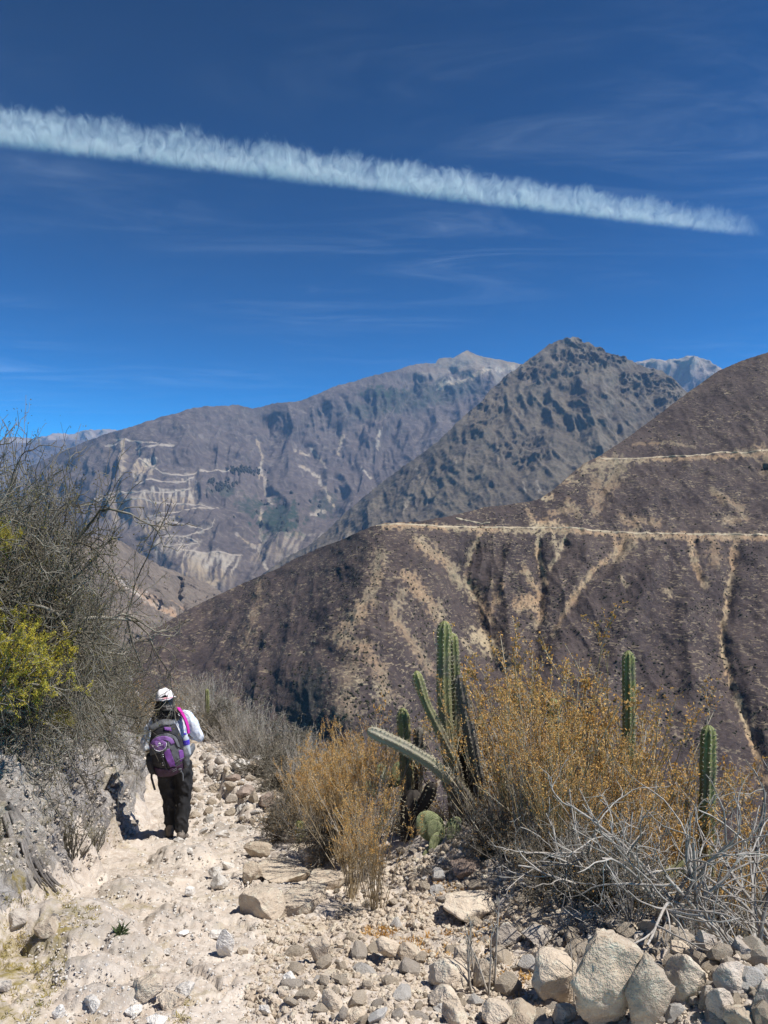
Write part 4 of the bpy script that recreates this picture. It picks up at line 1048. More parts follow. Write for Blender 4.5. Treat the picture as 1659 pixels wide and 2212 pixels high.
scatter([(30, 1620), (240, 1600), (320, 1820), (140, 1900), (0, 1850)], 55, 6, 26, GROUND['bank'], seed=9, mats=[ROCKS[2], ROCKS[5], ROCKS[9], ROCKS[12]], gap=1.0)

def pebbles(polys, label, mat, seed, wr=(2.0, 9.0)):
    r_ = np.random.default_rng(seed); Vs, Fs, k = [], [], 0
    for poly, n in polys:
        xs, ys = [p[0] for p in poly], [p[1] for p in poly]
        for _ in range(n):
            x, y = r_.uniform(min(xs), max(xs)), r_.uniform(min(ys), max(ys))
            if not in_poly(x, y, poly): continue
            dx, dz = ray(x, y)
            q = hitf(x, y); s_ = (wr[0] + (wr[1] - wr[0]) * r_.random() ** 2.5) * q[1] / FOC / 2
            V, F = PEBB[r_.integers(6)]
            a = r_.uniform(0, 6.28); c, s2 = math.cos(a), math.sin(a)
            v = np.stack([V[:, 0] * c - V[:, 1] * s2, V[:, 0] * s2 + V[:, 1] * c, V[:, 2]], -1) * s_ * r_.uniform(.7, 1.2, 3) + q + (0, 0, s_ * .2)
            Vs.append(v); Fs.append(F + k); k += len(V)
    return tag(link('gravel', mesh_np('gravel', np.concatenate(Vs), np.concatenate(Fs), smooth=False), mat), label, None, None, 'stuff')
pebbles([([(560, 1990), (900, 1960), (1250, 1980), (1659, 2000), (1659, 2212), (520, 2212)], 6500), ([(880, 1860), (1020, 1850), (1250, 1990), (1150, 2060), (900, 1990)], 2600), ([(880, 1820), (1000, 1780), (1250, 1890), (1430, 1980), (1400, 2030), (1100, 1960)], 2200), ([(700, 1840), (930, 1850), (930, 2000), (740, 2010)], 900)],
        'small pale gravel filling the gaps of the rubble', M_rock[0], 11, (5, 20))
pebbles([([(60, 2000), (300, 1840), (500, 1560), (560, 1700), (640, 1850), (640, 2212), (40, 2212)], 5000), ([(380, 1560), (470, 1560), (600, 1760), (430, 1800)], 1600)],
        'small white pebbles strewn over the path', M_rock[2], 12, (1.6, 9))
pebbles([([(60, 2000), (300, 1840), (500, 1560), (560, 1700), (640, 1850), (640, 2212), (40, 2212)], 2600)], 'tan grit and small chips scattered over the path', M_rock[1], 16, (2, 10))
pebbles([([(0, 1600), (220, 1590), (320, 1800), (150, 1900), (0, 1880)], 2200)], 'broken grey chips lying on the rock bank', M_rock[1], 13, (3, 12))
# ------------------------------------------------------------------ plants: batches of thin bent tubes
def unit(v): return v / (np.linalg.norm(v, axis=-1, keepdims=True) + 1e-9)
def grow(start, dirs, length, n, wander, grav, r_):
    B = len(start); P = np.zeros((B, n, 3)); P[:, 0] = start; d = unit(dirs).copy()
    st = (np.asarray(length) / (n - 1))[:, None]
    drift = r_.normal(0, wander * .6, (B, 3))
    for i in range(1, n):
        d = unit(d + r_.normal(0, wander, (B, 3)) + drift + np.array([0, 0, grav]))
        P[:, i] = P[:, i - 1] + d * st
    return P
def kids(P, k, tmin, tmax, spread, r_, up=0.0):
    B, n, _ = P.shape
    par = np.repeat(np.arange(B), k); t_ = r_.uniform(tmin, tmax, B * k) * (n - 1)
    i = np.minimum(t_.astype(int), n - 2); f = (t_ - i)[:, None]
    s_ = P[par, i] * (1 - f) + P[par, i + 1] * f
    d = unit(P[par, i + 1] - P[par, i]) + r_.normal(0, spread, (B * k, 3)) + np.array([0, 0, up])
    return s_, unit(d), par, t_ / (n - 1)
def tubes(P, r0, r1, sides=3):
    """Tube mesh arrays for paths (B,n,3) with radii going r0 -> r1."""
    B, n, _ = P.shape
    T = unit(np.gradient(P, axis=1))
    ref = np.where(np.abs(T[..., 2:3]) > .9, np.array([1., 0, 0]), np.array([0., 0, 1]))
    U = unit(np.cross(T, ref)); Vv = np.cross(T, U)
    r0 = np.broadcast_to(np.asarray(r0, float), (B,)); r1 = np.broadcast_to(np.asarray(r1, float), (B,))
    rad = r0[:, None] + (r1 - r0)[:, None] * np.linspace(0, 1, n)[None]
    a = np.arange(sides) * 2 * np.pi / sides
    ring = P[:, :, None] + rad[..., None, None] * (np.cos(a)[:, None] * U[:, :, None] + np.sin(a)[:, None] * Vv[:, :, None])
    V = ring.reshape(-1, 3)
    b = np.arange(B)[:, None, None] * n * sides + np.arange(n - 1)[None, :, None] * sides
    j = np.arange(sides)[None, None]; j2 = (j + 1) % sides
    F = np.stack([b + j, b + j2, b + sides + j2, b + sides + j], -1).reshape(-1, 4)
    return V, F
def join(parts):
    Vs, Fs, k = [], [], 0
    for V, F in parts:
        Vs.append(V); Fs.append(F + k); k += len(V)
    return np.concatenate(Vs), np.concatenate(Fs)
def flakes(C, size, r_, flat=.45, updir=None):
    """Small leaf-shaped quads at points C."""
    n = len(C); s_ = size * r_.uniform(.5, 1.25, n)[:, None]
    a = unit(r_.normal(size=(n, 3)) + (0 if updir is None else updir)); b = unit(np.cross(a, r_.normal(size=(n, 3))))
    V = np.stack([C, C + a * s_ * .5 + b * s_ * flat * .5, C + a * s_, C + a * s_ * .5 - b * s_ * flat * .5], 1).reshape(-1, 3)
    F = np.arange(n * 4).reshape(n, 4)
    return V, F

def twig_mat(name, a, b, c, sc=30):
    t = NT(name, .85, .15)
    col = t.mix(t.ramp(t.noise(2.2, 3), [(.4, 0), (.6, 1)]), a, b)
    col = t.mix(t.ramp(t.noise(sc, 4, .7), [(.5, 0), (.68, .8)]), col, c)
    return t.out(col)
def leaf_mat(name, a, b, tr=.3):
    t = NT(name, .7, .2)
    col = t.mix(t.ramp(t.noise(9, 3), [(.38, 0), (.62, 1)]), a, b)
    tl = t.n.new('ShaderNodeBsdfTranslucent'); mx = t.n.new('ShaderNodeMixShader'); mx.inputs[0].default_value = tr
    t.l.new(col, tl.inputs[0]); t.l.new(t.b.outputs[0], mx.inputs[1]); t.l.new(tl.outputs[0], mx.inputs[2]); t.l.new(mx.outputs[0], t.n['Material Output'].inputs[0])
    return t.out(col)
M_twig = twig_mat('grey_twig', (.095, .082, .06), (.26, .235, .19), (.035, .03, .022))
M_pale = twig_mat('bleached_branch', (.26, .235, .205), (.42, .39, .35), (.07, .058, .048), 25)
M_stalk = twig_mat('straw_stalk', (.34, .25, .13), (.44, .38, .28), (.13, .10, .06))
M_stalk2 = twig_mat('grey_stalk', (.33, .295, .25), (.45, .41, .36), (.15, .13, .10))
M_seed = leaf_mat('rust_seed', (.44, .23, .055), (.60, .38, .13))
M_yel = leaf_mat('yellow_leaf', (.60, .49, .06), (.38, .35, .06), .4)
M_oliv = leaf_mat('olive_leaf', (.075, .07, .028), (.20, .17, .05))
M_dryl = leaf_mat('dry_leaf', (.36, .29, .18), (.47, .40, .29))
M_ylgr = leaf_mat('dry_grass', (.38, .30, .10), (.26, .23, .08))
M_oliv2 = leaf_mat('brown_olive_leaf', (.10, .082, .035), (.26, .20, .05))

def bush_tangle(seed, H=2.2, wid=1.0, leaves=1800, lmat=None, tight=1.0, n0=26):
    """Dense ball of bent grey twigs."""
    r_ = np.random.default_rng(seed)
    a = r_.uniform(0, 6.28, n0); el = r_.uniform(.15, 1.0, n0)
    d0 = np.stack([np.cos(a) * (1.15 - el) * wid, np.sin(a) * (1.15 - el) * wid, el + .25], -1)
    L0 = grow(r_.normal(0, .07, (n0, 3)) * (1, 1, .1), d0, H * r_.uniform(.45, .85, n0), 9, .14, -.03, r_)
    s1, d1, _, _ = kids(L0, 7, .15, 1, .75, r_, .1)
    L1 = grow(s1, d1, H * r_.uniform(.18, .42, len(s1)), 8, .22, -.02, r_)
    s2, d2, _, _ = kids(L1, 7, .1, 1, .85, r_)
    L2 = grow(s2, d2, H * r_.uniform(.08, .24, len(s2)), 6, .28, .0, r_)
    s3, d3, _, _ = kids(L2, 4, .2, 1, .9, r_)
    L3 = grow(s3, d3, H * r_.uniform(.04, .11, len(s3)), 4, .25, .02, r_)
    main = join([tubes(L0, .024, .008, 4), tubes(L1, .0105, .004)])
    fine = join([tubes(L2, .0045, .0028), tubes(L3, .003, .002)])
    C = L3[:, -1]; C = C[r_.integers(len(C), size=leaves)] + r_.normal(0, .02, (leaves, 3))
    return [('branch', mesh_np('branch', *main), M_twig), ('twigs', mesh_np('twigs', *fine), M_twig), ('leaves', mesh_np('leaves', *flakes(C, .022, r_), smooth=False), lmat or M_oliv)]
def bush_leafy(seed, H=.9, leaves=16000):
    r_ = np.random.default_rng(seed); n0 = 22
    a = r_.uniform(0, 6.28, n0); el = r_.uniform(.1, 1, n0)
    d0 = np.stack([np.cos(a) * (1.2 - el), np.sin(a) * (1.2 - el), el + .1], -1)
    L0 = grow(r_.normal(0, .05, (n0, 3)) * (1, 1, .1), d0, H * r_.uniform(.5, .9, n0), 8, .12, 0, r_)
    s1, d1, _, _ = kids(L0, 8, .2, 1, .6, r_, .15); L1 = grow(s1, d1, H * r_.uniform(.2, .4, len(s1)), 6, .15, .03, r_)
    s2, d2, _, _ = kids(L1, 4, .2, 1, .6, r_, .15); L2 = grow(s2, d2, H * r_.uniform(.1, .22, len(s2)), 5, .15, .03, r_)
    c, _, _, _ = kids(L2, max(1, leaves // len(L2)), 0, 1, 1, r_)
    c = c + r_.normal(0, .008, c.shape)
    return [('branch', mesh_np('branch', *join([tubes(L0, .01, .005), tubes(L1, .005, .003)])), M_twig), ('twigs', mesh_np('twigs', *tubes(L2, .003, .002)), M_twig),
            ('leaves', mesh_np('leaves', *flakes(c, .022, r_, flat=.42), smooth=False), M_yel)]
def bush_stalks(seed, H=1.5, n0=60, lean=.22, seeds=4600, smat=None, mat=None, side=5, ssize=.017, top=.45):
    """Upright dry stalks with rusty seed heads at their tops."""
    r_ = np.random.default_rng(seed)
    a = r_.uniform(0, 6.28, n0); q = np.abs(r_.normal(0, lean, n0))
    d0 = np.stack([np.cos(a) * q, np.sin(a) * q, np.ones(n0)], -1)
    st = np.stack([np.cos(a) * q * .35, np.sin(a) * q * .35, np.zeros(n0)], -1) * H * .5 + r_.normal(0, .03, (n0, 3)) * (1, 1, 0)
    L0 = grow(st, d0, H * r_.uniform(.45, 1.0, n0), 9, .045, .02, r_)
    s1, d1, p1, t1 = kids(L0, side, .25, .98, .20, r_, .35); L1 = grow(s1, d1, H * r_.uniform(.10, .28, len(s1)) * (1.15 - .5 * t1), 6, .09, .05, r_)
    s2, d2, _, _ = kids(L1, 3, .3, 1, .4, r_, .2); L2 = grow(s2, d2, H * r_.uniform(.03, .08, len(s2)), 4, .12, .05, r_)
    parts = [('stalks', mesh_np('stalks', *join([tubes(L0, .0056, .0024), tubes(L1, .0028, .0015), tubes(L2, .0016, .0011)])), mat or M_stalk)]
    if seeds:
        allp = np.concatenate([L1[:, 2:].reshape(-1, 3), L2.reshape(-1, 3), L0[:, 5:].reshape(-1, 3)])
        w = np.clip((allp[:, 2] / H - top + .12 * r_.normal(size=len(allp))) * 4, .02, 1)
        keep = allp[r_.choice(len(allp), seeds, p=w / w.sum())] + r_.normal(0, .007, (seeds, 3))
        parts.append(('seed_heads', mesh_np('seed_heads', *flakes(keep, ssize, r_, flat=.6, updir=np.array([0, 0, .7])), smooth=False), smat or M_seed))
    return parts
def bush_bare(seed, H=1.3, n0=9):
    """Open bush of thick bleached branches."""
    r_ = np.random.default_rng(seed)
    a = r_.uniform(0, 6.28, n0); el = r_.uniform(.25, 1.0, n0)
    d0 = np.stack([np.cos(a) * (1.2 - el), np.sin(a) * (1.2 - el), el], -1)
    L0 = grow(r_.normal(0, .05, (n0, 3)) * (1, 1, 0), d0, H * r_.uniform(.6, 1.05, n0), 10, .13, .01, r_)
    s1, d1, p1, _ = kids(L0, 4, .2, .95, .5, r_, .12); L1 = grow(s1, d1, H * r_.uniform(.25, .6, len(s1)), 9, .15, .02, r_)
    s2, d2, _, _ = kids(L1, 2, .25, 1, .55, r_, .1); L2 = grow(s2, d2, H * r_.uniform(.1, .28, len(s2)), 6, .17, .02, r_)
    s3, d3, _, _ = kids(L2, 2, .3, 1, .6, r_); L3 = grow(s3, d3, H * r_.uniform(.05, .12, len(s3)), 4, .18, 0, r_)
    parts = []
    for i in range(n0):
        k = p1 == i
        parts.append(('branch', mesh_np('branch', *join([tubes(L0[i:i + 1], .017, .008, 5), tubes(L1[k], .0085, .0038, 4)])), M_pale))
    parts.append(('twigs', mesh_np('twigs', *join([tubes(L2, .0048, .0026), tubes(L3, .0024, .0016)])), M_pale))
    return parts
def make_plant(name, parts):
    e = empty(name)
    for nm, me, mat in parts:
        o = link(nm, me, mat, e)
        if nm in ('twigs', 'leaves', 'seed_heads', 'stalks'): o['kind'] = 'stuff'
    return e
def place(proto, used, px, Y, scale, label, cat, group=None, dz=0.0, rz=None, tilt=(0, 0), x=None, sq=(1, 1, 1), zpy=None):
    o = copy_tree(proto) if used else proto
    X = float(ray(px, 1106)[0]) * Y if x is None else x
    o.location = (X, Y, float(G(X, Y, False)) + dz if zpy is None else float(W(px, zpy, Y)[2]))
    o.scale = (scale * sq[0], scale * sq[1], scale * sq[2]); o.rotation_euler = (tilt[0], tilt[1], rng.uniform(0, 6.28) if rz is None else rz)
    for k in ('label', 'category', 'group'):
        if k in o: del o[k]
    tag(o, label, cat, group)
    return o
ORD = 'first second third fourth fifth sixth seventh eighth ninth tenth eleventh twelfth thirteenth fourteenth fifteenth sixteenth seventeenth eighteenth nineteenth twentieth twenty-first twenty-second twenty-third twenty-fourth twenty-fifth twenty-sixth twenty-seventh twenty-eighth twenty-ninth thirtieth thirty-first thirty-second'.split()
def ordered(rows, fmt):
    o_ = sorted(range(len(rows)), key=lambda i: rows[i][0])
    for k, i in enumerate(o_):
        r = list(rows[i]); r[3] = fmt % ORD[k]; rows[i] = tuple(r)
    return rows
def series(protos, rows, name):
    used = set()
    for i, (px, Y, sc, label, cat, group, kw) in enumerate(rows):
        p = protos[i % len(protos)]
        place(p, id(p) in used, px, Y, sc, label, cat, group, **kw)
        used.add(id(p))

TG = [make_plant('twiggy_shrub', bush_tangle(101, leaves=14000)), make_plant('twiggy_shrub', bush_tangle(102, leaves=11000)), make_plant('twiggy_shrub', bush_tangle(103, leaves=14000, lmat=M_oliv2))]
series(TG, [
    (-95, 4.9, .95, 'dense grey-twigged shrub cut by the left border, behind the yellow bush', 'shrub', None, dict(sq=(.62, .62, 1))),
    (-25, 6.0, 1.13, 'tallest tangled grey shrub on the bank, with bare tips against the sky', 'shrub', None, dict(dz=.1, sq=(.66, .66, 1.1))),
    (25, 7.0, 1.06, 'tangled grey shrub on the bank, second in height behind the tallest one', 'shrub', None, dict(sq=(.56, .56, 1.08))),
    (65, 7.9, .98, 'grey tangle of twigs overhanging the bank between taller shrubs and the gorge', 'shrub', None, dict(sq=(.56, .56, 1.08))),
    (105, 9.0, .96, 'rounded grey shrub whose right outline meets the zigzag roads', 'shrub', None, dict(sq=(.56, .56, 1.08))),
    (150, 10.6, .82, 'grey twiggy shrub beside the brown gorge side, above the walker\'s left', 'shrub', None, dict(sq=(.6, .6, 1.05))),
    (205, 12.8, .82, 'lower twiggy shrub between the grey thicket and the rusty-leaved shrubs', 'shrub', None, dict(sq=(.7, .7, 1))),
    (15, 6.2, .85, 'thickly twigged shrub in the heart of the left thicket', 'shrub', None, dict(dz=-.1, sq=(.6, .6, .9))),
    (90, 8.6, .72, 'dark thick shrub under the overhanging tangle on the bank', 'shrub', None, dict(dz=-.1, sq=(.7, .7, .8))),
    (-60, 5.6, .9, 'low thick shrub at the left border, its top below the isolated yellow sprig', 'shrub', None, dict(sq=(.7, .7, .9))),
    (0, 6.7, .8, 'olive-tinted shrub under the two tallest grey ones', 'shrub', None, dict(sq=(.7, .7, .95))),
    (60, 7.5, .84, 'olive-tinted twiggy shrub below the overhanging grey tangle', 'shrub', None, dict(sq=(.68, .68, .95))),
    (125, 9.8, .78, 'close-grown shrub filling the gap behind the rounded grey one', 'shrub', None, dict(sq=(.6, .6, .95))),
    (175, 11.4, .74, 'close-grown low shrub above the dark twigs hanging over the bank', 'shrub', None, dict(sq=(.75, .75, .95))),
    (-45, 5.3, .95, 'dark thick shrub behind the bright yellow bush at the left border', 'shrub', None, dict(sq=(.55, .55, 1.05))),
    (40, 7.2, 1.0, 'dark shrub in the middle of the left thicket, between two taller grey ones', 'shrub', None, dict(sq=(.55, .55, 1))),
    (90, 8.3, .94, 'dark shrub in the left thicket just inside its right outline', 'shrub', None, dict(sq=(.55, .55, 1))),
    (150, 9.9, .78, 'dark low shrub at the right foot of the left thicket', 'shrub', None, dict(sq=(.6, .6, .9))),
    (45, 6.8, .46, 'short dense shrub filling the bank top behind the yellow bush', 'shrub', None, {}),
], 'tg')
YB = [make_plant('yellow_bush', bush_leafy(111, leaves=38000)), make_plant('yellow_bush', bush_leafy(112, leaves=16000))]
series(YB, [
    (20, 4.9, .58, 'bright yellow-leaved bush on the bank at the left border', 'bush', None, dict(zpy=1490)),
    (95, 5.4, .34, 'small yellow-leaved spray right of the bright yellow bush', 'bush', None, dict(zpy=1450)),
    (-8, 5.0, .22, 'small isolated yellow sprig in the grey shrub high at the left border', 'bush', None, dict(zpy=1180)),
    (140, 5.9, .16, 'sparse yellow sprig hanging over the dark bank face', 'bush', None, dict(zpy=1570)),
], 'yb')
OR = [make_plant('orange_shrub', bush_tangle(121, H=1.8, leaves=12000, lmat=M_seed, n0=20))]
series(OR, [
    (290, 14.5, .85, 'rusty-leaved shrub on the uphill side, nearest of two behind the walker', 'shrub', None, {}),
    (325, 17.5, .85, 'rusty-leaved shrub farther down, just above the walker\'s cap', 'shrub', None, {}),
], 'or')
# stalk bushes
SB = [make_plant('dry_stalk_bush', bush_stalks(131, 1.55, 32, lean=.22)), make_plant('dry_stalk_bush', bush_stalks(132, 1.6, 30, lean=.26, seeds=4200)), make_plant('dry_stalk_bush', bush_stalks(133, 1.55, 34, lean=.22, seeds=3800, mat=M_stalk2)), make_plant('dry_stalk_bush', bush_stalks(134, 1.7, 26, lean=.22, seeds=3400, top=.5))]
g1 = 'rust-tipped stalk bushes left of the cactus'; g2 = 'rust-tipped stalk bushes right of the cactus'
rows = [(812, 4.65, .46, 'dry stalk bush rooted in front of the others, spreading from the rubble edge', 'bush', None, {})]
for px, Y, s_ in ((668, 9.4, .50), (700, 8.6, .60), (735, 8.2, .66), (765, 7.8, .70), (800, 7.4, .70), (835, 7.2, .66), (690, 7.4, .54), (735, 6.6, .58), (775, 6.0, .58), (815, 6.2, .58), (720, 9.4, .68), (700, 6.5, .56), (748, 5.9, .56), (785, 5.3, .50), (665, 7.6, .50), (760, 4.9, .40)):
    rows.append((px, Y, s_, 'rust-tipped dry stalk bush in the thicket between the ledge and the cactus', 'bush', g1, {}))
rows[1:] = ordered(rows[1:], 'rust-tipped stalk bush, %s from the left between the bedrock ledge and the tall cactus')
rows2 = []
for px, Y, s_ in ((1090, 6.8, 1.28), (1120, 6.2, 1.15), (1160, 6.1, 1.45), (1215, 5.3, .95), (1275, 6.0, 1.25), (1325, 5.6, 1.05), (1400, 5.8, 1.08), (1455, 5.3, .80), (1500, 6.2, .92), (1130, 5.0, .66), (1610, 5.8, .66), (1220, 6.9, 1.5), (1310, 6.5, 1.5), (1400, 6.3, 1.32), (1470, 6.5, 1.3), (1180, 6.4, 1.5), (1250, 6.3, 1.45), (1355, 6.1, 1.3), (1560, 6.4, 1.15), (1235, 4.9, .72), (1110, 5.3, .78), (1500, 5.6, .95), (1545, 5.2, .85), (1585, 5.7, .95), (1650, 5.4, .9), (1695, 5.6, .9), (1160, 4.9, .74), (1200, 4.6, .62), (1290, 4.7, .7), (1360, 4.8, .7), (1430, 6.6, 1.2)):
    rows2.append((px, Y, s_, '', 'bush', g2, {}))
series(SB, rows + ordered(rows2, 'tall rust-tipped stalk bush, %s from the left in the thicket right of the cactus'), 'sb')
# grey scrub
GS = [make_plant('grey_scrub', bush_stalks(141, 1.0, 60, lean=.5, seeds=1600, smat=M_dryl, mat=M_stalk2, side=7, top=.2)), make_plant('grey_scrub', bush_stalks(142, 1.0, 50, lean=.6, seeds=1000, smat=M_oliv, mat=M_stalk2, side=7, top=.2)),
      make_plant('grey_scrub', bush_tangle(143, H=1.1, leaves=900, lmat=M_dryl, n0=18))]
rows = []
for px, Y, s_ in ((440, 24, 1.3), (470, 22, 1.4), (500, 20, 1.3), (530, 18.5, 1.3), (560, 17, 1.25), (595, 16, 1.2), (625, 15, 1.15), (650, 13.5, 1.05), (600, 13, .8), (560, 15.5, .9), (520, 17.5, .9), (480, 20.5, 1.0), (680, 12.3, 1.0), (710, 11.5, .95),
                 (620, 11.2, .6), (660, 10.6, .75), (700, 10, .8), (640, 9.8, .5), (410, 27, 1.2), (455, 26, 1.5), (590, 18, 1.3), (640, 16.5, 1.2), (690, 14, 1.0), (375, 30, 1.2), (350, 33, 1.4)):
    rows.append((px, Y, s_, 'ash-grey leafless scrub lining the outer edge of the path beyond the walker', 'shrub', 'grey scrub along the path edge', {}))
series(GS, ordered(rows, 'ash-grey leafless shrub, %s from the left along the outer path edge past the walker'), 'gs')
rows = []
for px, Y, s_ in ((610, 8.2, .55), (650, 8.6, .62), (622, 7.7, .35), (690, 6.8, .5), (720, 6.2, .5), (1560, 4.2, .6), (1640, 4.5, .7), (1500, 4.4, .6), (1340, 4.3, .55), (1050, 5.2, .42), (1095, 4.9, .42), (1140, 4.65, .42), (1185, 4.4, .42), (1230, 4.15, .42), (1280, 3.95, .42), (1340, 3.7, .4), (1290, 4.5, .6), (1380, 4.6, .7), (1440, 4.9, .75), (1470, 4.1, .45), (1530, 5.0, .8), (1590, 4.9, .8), (1620, 4.1, .5), (1650, 5.2, .9), (1250, 5.0, .6), (1180, 5.0, .5), (950, 6.3, .7), (1000, 6.0, .6), (910, 6.6, .8)):
    rows.append((px, Y, s_, 'short bleached twig clump at the foot of the dry stalk bushes', 'shrub', 'twig clumps under the stalk bushes', {}))
GS2 = [make_plant('twig_clump', bush_tangle(151, H=1.0, leaves=1500, lmat=M_seed, n0=13)), make_plant('twig_clump', bush_stalks(152, .9, 40, lean=.7, seeds=500, smat=M_dryl, mat=M_pale, side=6, top=.2))]
series(GS2, ordered(rows, 'short bleached twig clump, %s from the left among those under the stalk bushes'), 'tc')
BB = [make_plant('bare_bush', bush_bare(161)), make_plant('bare_bush', bush_bare(162, n0=8)), make_plant('bare_bush', bush_bare(163, n0=10))]
series(BB, [
    (1430, 3.75, .58, 'bleached leafless bush rooted behind the rubble in front of the rightmost cactus', 'bush', None, dict(rz=1.0)),
    (1600, 3.9, .78, 'largest bleached bush, its pale branches crossing the rightmost cactus', 'bush', None, dict(rz=2.2)),
    (1310, 4.2, .50, 'low bleached bush behind the tall pocked block', 'bush', None, {}),
    (1700, 3.8, .75, 'bleached bush reaching in from the right border', 'bush', None, dict(rz=.3)),
    (1500, 4.5, .62, 'bleached bush deeper in the thicket left of the rightmost cactus', 'bush', None, {}),
    (1230, 4.6, .42, 'low bleached bush where the stone mound meets the stalks', 'bush', None, {}),
    (1640, 4.6, .78, 'tangle of bleached branches behind the right border bush', 'bush', None, {}),
], 'bb')
WD = [make_plant('dry_weed', bush_stalks(171, .34, 8, lean=.35, seeds=60, smat=M_dryl, mat=M_stalk2, side=3, ssize=.01)), make_plant('dry_weed', bush_stalks(172, .30, 26, lean=.6, seeds=300, smat=M_oliv, mat=M_twig, side=3, ssize=.012))]
series(WD, [
    (1035, 3.35, 1.0, 'thin leafless weed rising from the rubble before the broad pale rock', 'weed', None, {}),
    (172, 5.5, .95, 'small dark dry plant at the foot of the bank', 'weed', None, {}),
    (1235, 3.2, .7, 'single pale dry stem in front of the tall pocked block', 'weed', None, {}),
    (210, 6.6, .95, 'yellowish dry plant growing on the lower bank', 'weed', None, {}),
    (300, 10, 1.0, 'small dry plant on the bank just left of the walker', 'weed', None, {}),
    (10, 4.3, .55, 'pale-leaved dry plant at the left border above the moss', 'weed', None, {}),
], 'wd')
q = hitf(263, 2015)
gw = make_plant('green_weed', [('leaves', mesh_np('leaves', *flakes(np.repeat([[0, 0, 0]], 40, 0) + np.random.default_rng(5).normal(0, .008, (40, 3)), .055, np.random.default_rng(6), flat=.22, updir=np.array([0, 0, .9])), smooth=False), leaf_mat('green_leaf', (.05, .075, .03), (.09, .12, .05)))])
gw.location = q; tag(gw, 'tiny dark green weed growing between the two biggest path mounds', 'weed')
# grass and litter
def tufts(polys, h, mat, label, seed, name='grass', thr=-.1):
    r_ = np.random.default_rng(seed); C = []
    for poly, n in polys:
        xs, ys = [p[0] for p in poly], [p[1] for p in poly]
        for _ in range(n):
            x, y = r_.uniform(min(xs), max(xs)), r_.uniform(min(ys), max(ys))
            if in_poly(x, y, poly):
                q = hitf(x, y)
                if noise3(q[0] * 4, q[1] * 4, seed) > thr: C.append(q)
    C = np.array(C); C = np.repeat(C, 14, 0) + r_.normal(0, .012, (len(C) * 14, 3)) * (1, 1, 0)
    return tag(link(name, mesh_np(name, *flakes(C, h, r_, flat=.16, updir=np.array([0, 0, .5])), smooth=False), mat), label, None, None, 'stuff')
tufts([([(0, 1930), (150, 1910), (230, 1960), (120, 2120), (0, 2130)], 420), ([(0, 2100), (150, 2100), (100, 2212), (0, 2212)], 60), ([(280, 2060), (330, 2040), (320, 2080)], 40), ([(300, 2170), (420, 2170), (400, 2212), (290, 2212)], 60)], .022, M_ylgr, 'low yellow grass and moss at the left of the path', 41, thr=-.05)
tufts([([(850, 1990), (960, 1900), (1100, 1960), (1090, 2110), (950, 2090), (780, 2040)], 420), ([(760, 2010), (860, 2000), (900, 2050), (760, 2040)], 120), ([(1090, 2100), (1150, 2100), (1130, 2200)], 60), ([(880, 1900), (1150, 1920), (1230, 1990), (1000, 1930)], 90)], .028, M_seed, 'rusty dry leaves and grass among the rubble', 42, name='leaf_litter', thr=-.15)

# gnarled roots and hanging twigs hugging the bank
def on_ground(path, lift):
    xs = np.array([p[0] for p in path], float); ys = np.array([p[1] for p in path], float)
    d = np.concatenate([[0], np.cumsum(np.hypot(np.diff(xs), np.diff(ys)))]); t_ = np.linspace(0, d[-1], 12)
    P = np.array([hitf(x, y) for x, y in zip(np.interp(t_, d, xs), np.interp(t_, d, ys))])
    Yk = P[:, 1].copy()
    for _ in range(3): P[1:-1] = (P[:-2] + P[1:-1] * 2 + P[2:]) / 4
    c = np.array([0, 0, CAMZ]); return P + (c - P) / np.linalg.norm(c - P, axis=1, keepdims=True) * lift
M_root = twig_mat('gnarled_root_bark', (.10, .09, .08), (.22, .20, .18), (.035, .03, .026), 60)
rr_ = np.random.default_rng(91)
er = empty('tree_root', tuple(hitf(60, 1780))); tag(er, 'dark gnarled root sprawling down the bank at the left border', 'tree root')
for k in range(16):
    o_ = rr_.normal(0, 9, 2)
    pth = [(-30 + 4 * k, 1660 + 7 * k), (0 + 4.5 * k + o_[0], 1740 + 4 * k), (26 + 4.5 * k + o_[1], 1820 + 3 * k), (46 + 5 * k + o_[0] * .5, 1880 + 2 * k), (60 + 7 * k + o_[1], 1925 + rr_.uniform(-10, 8))]
    P = on_ground(pth, .006); L = er.location
    V, F = tubes((P - np.array(L))[None], rr_.uniform(.009, .024), .004, 6)
    V = V + .006 * np.stack([noise3(V[:, 0] * 25, V[:, 1] * 25, V[:, 2] * 25 + q_) for q_ in range(3)], -1)
    link('root', mesh_np('root', V, F), M_root, er)
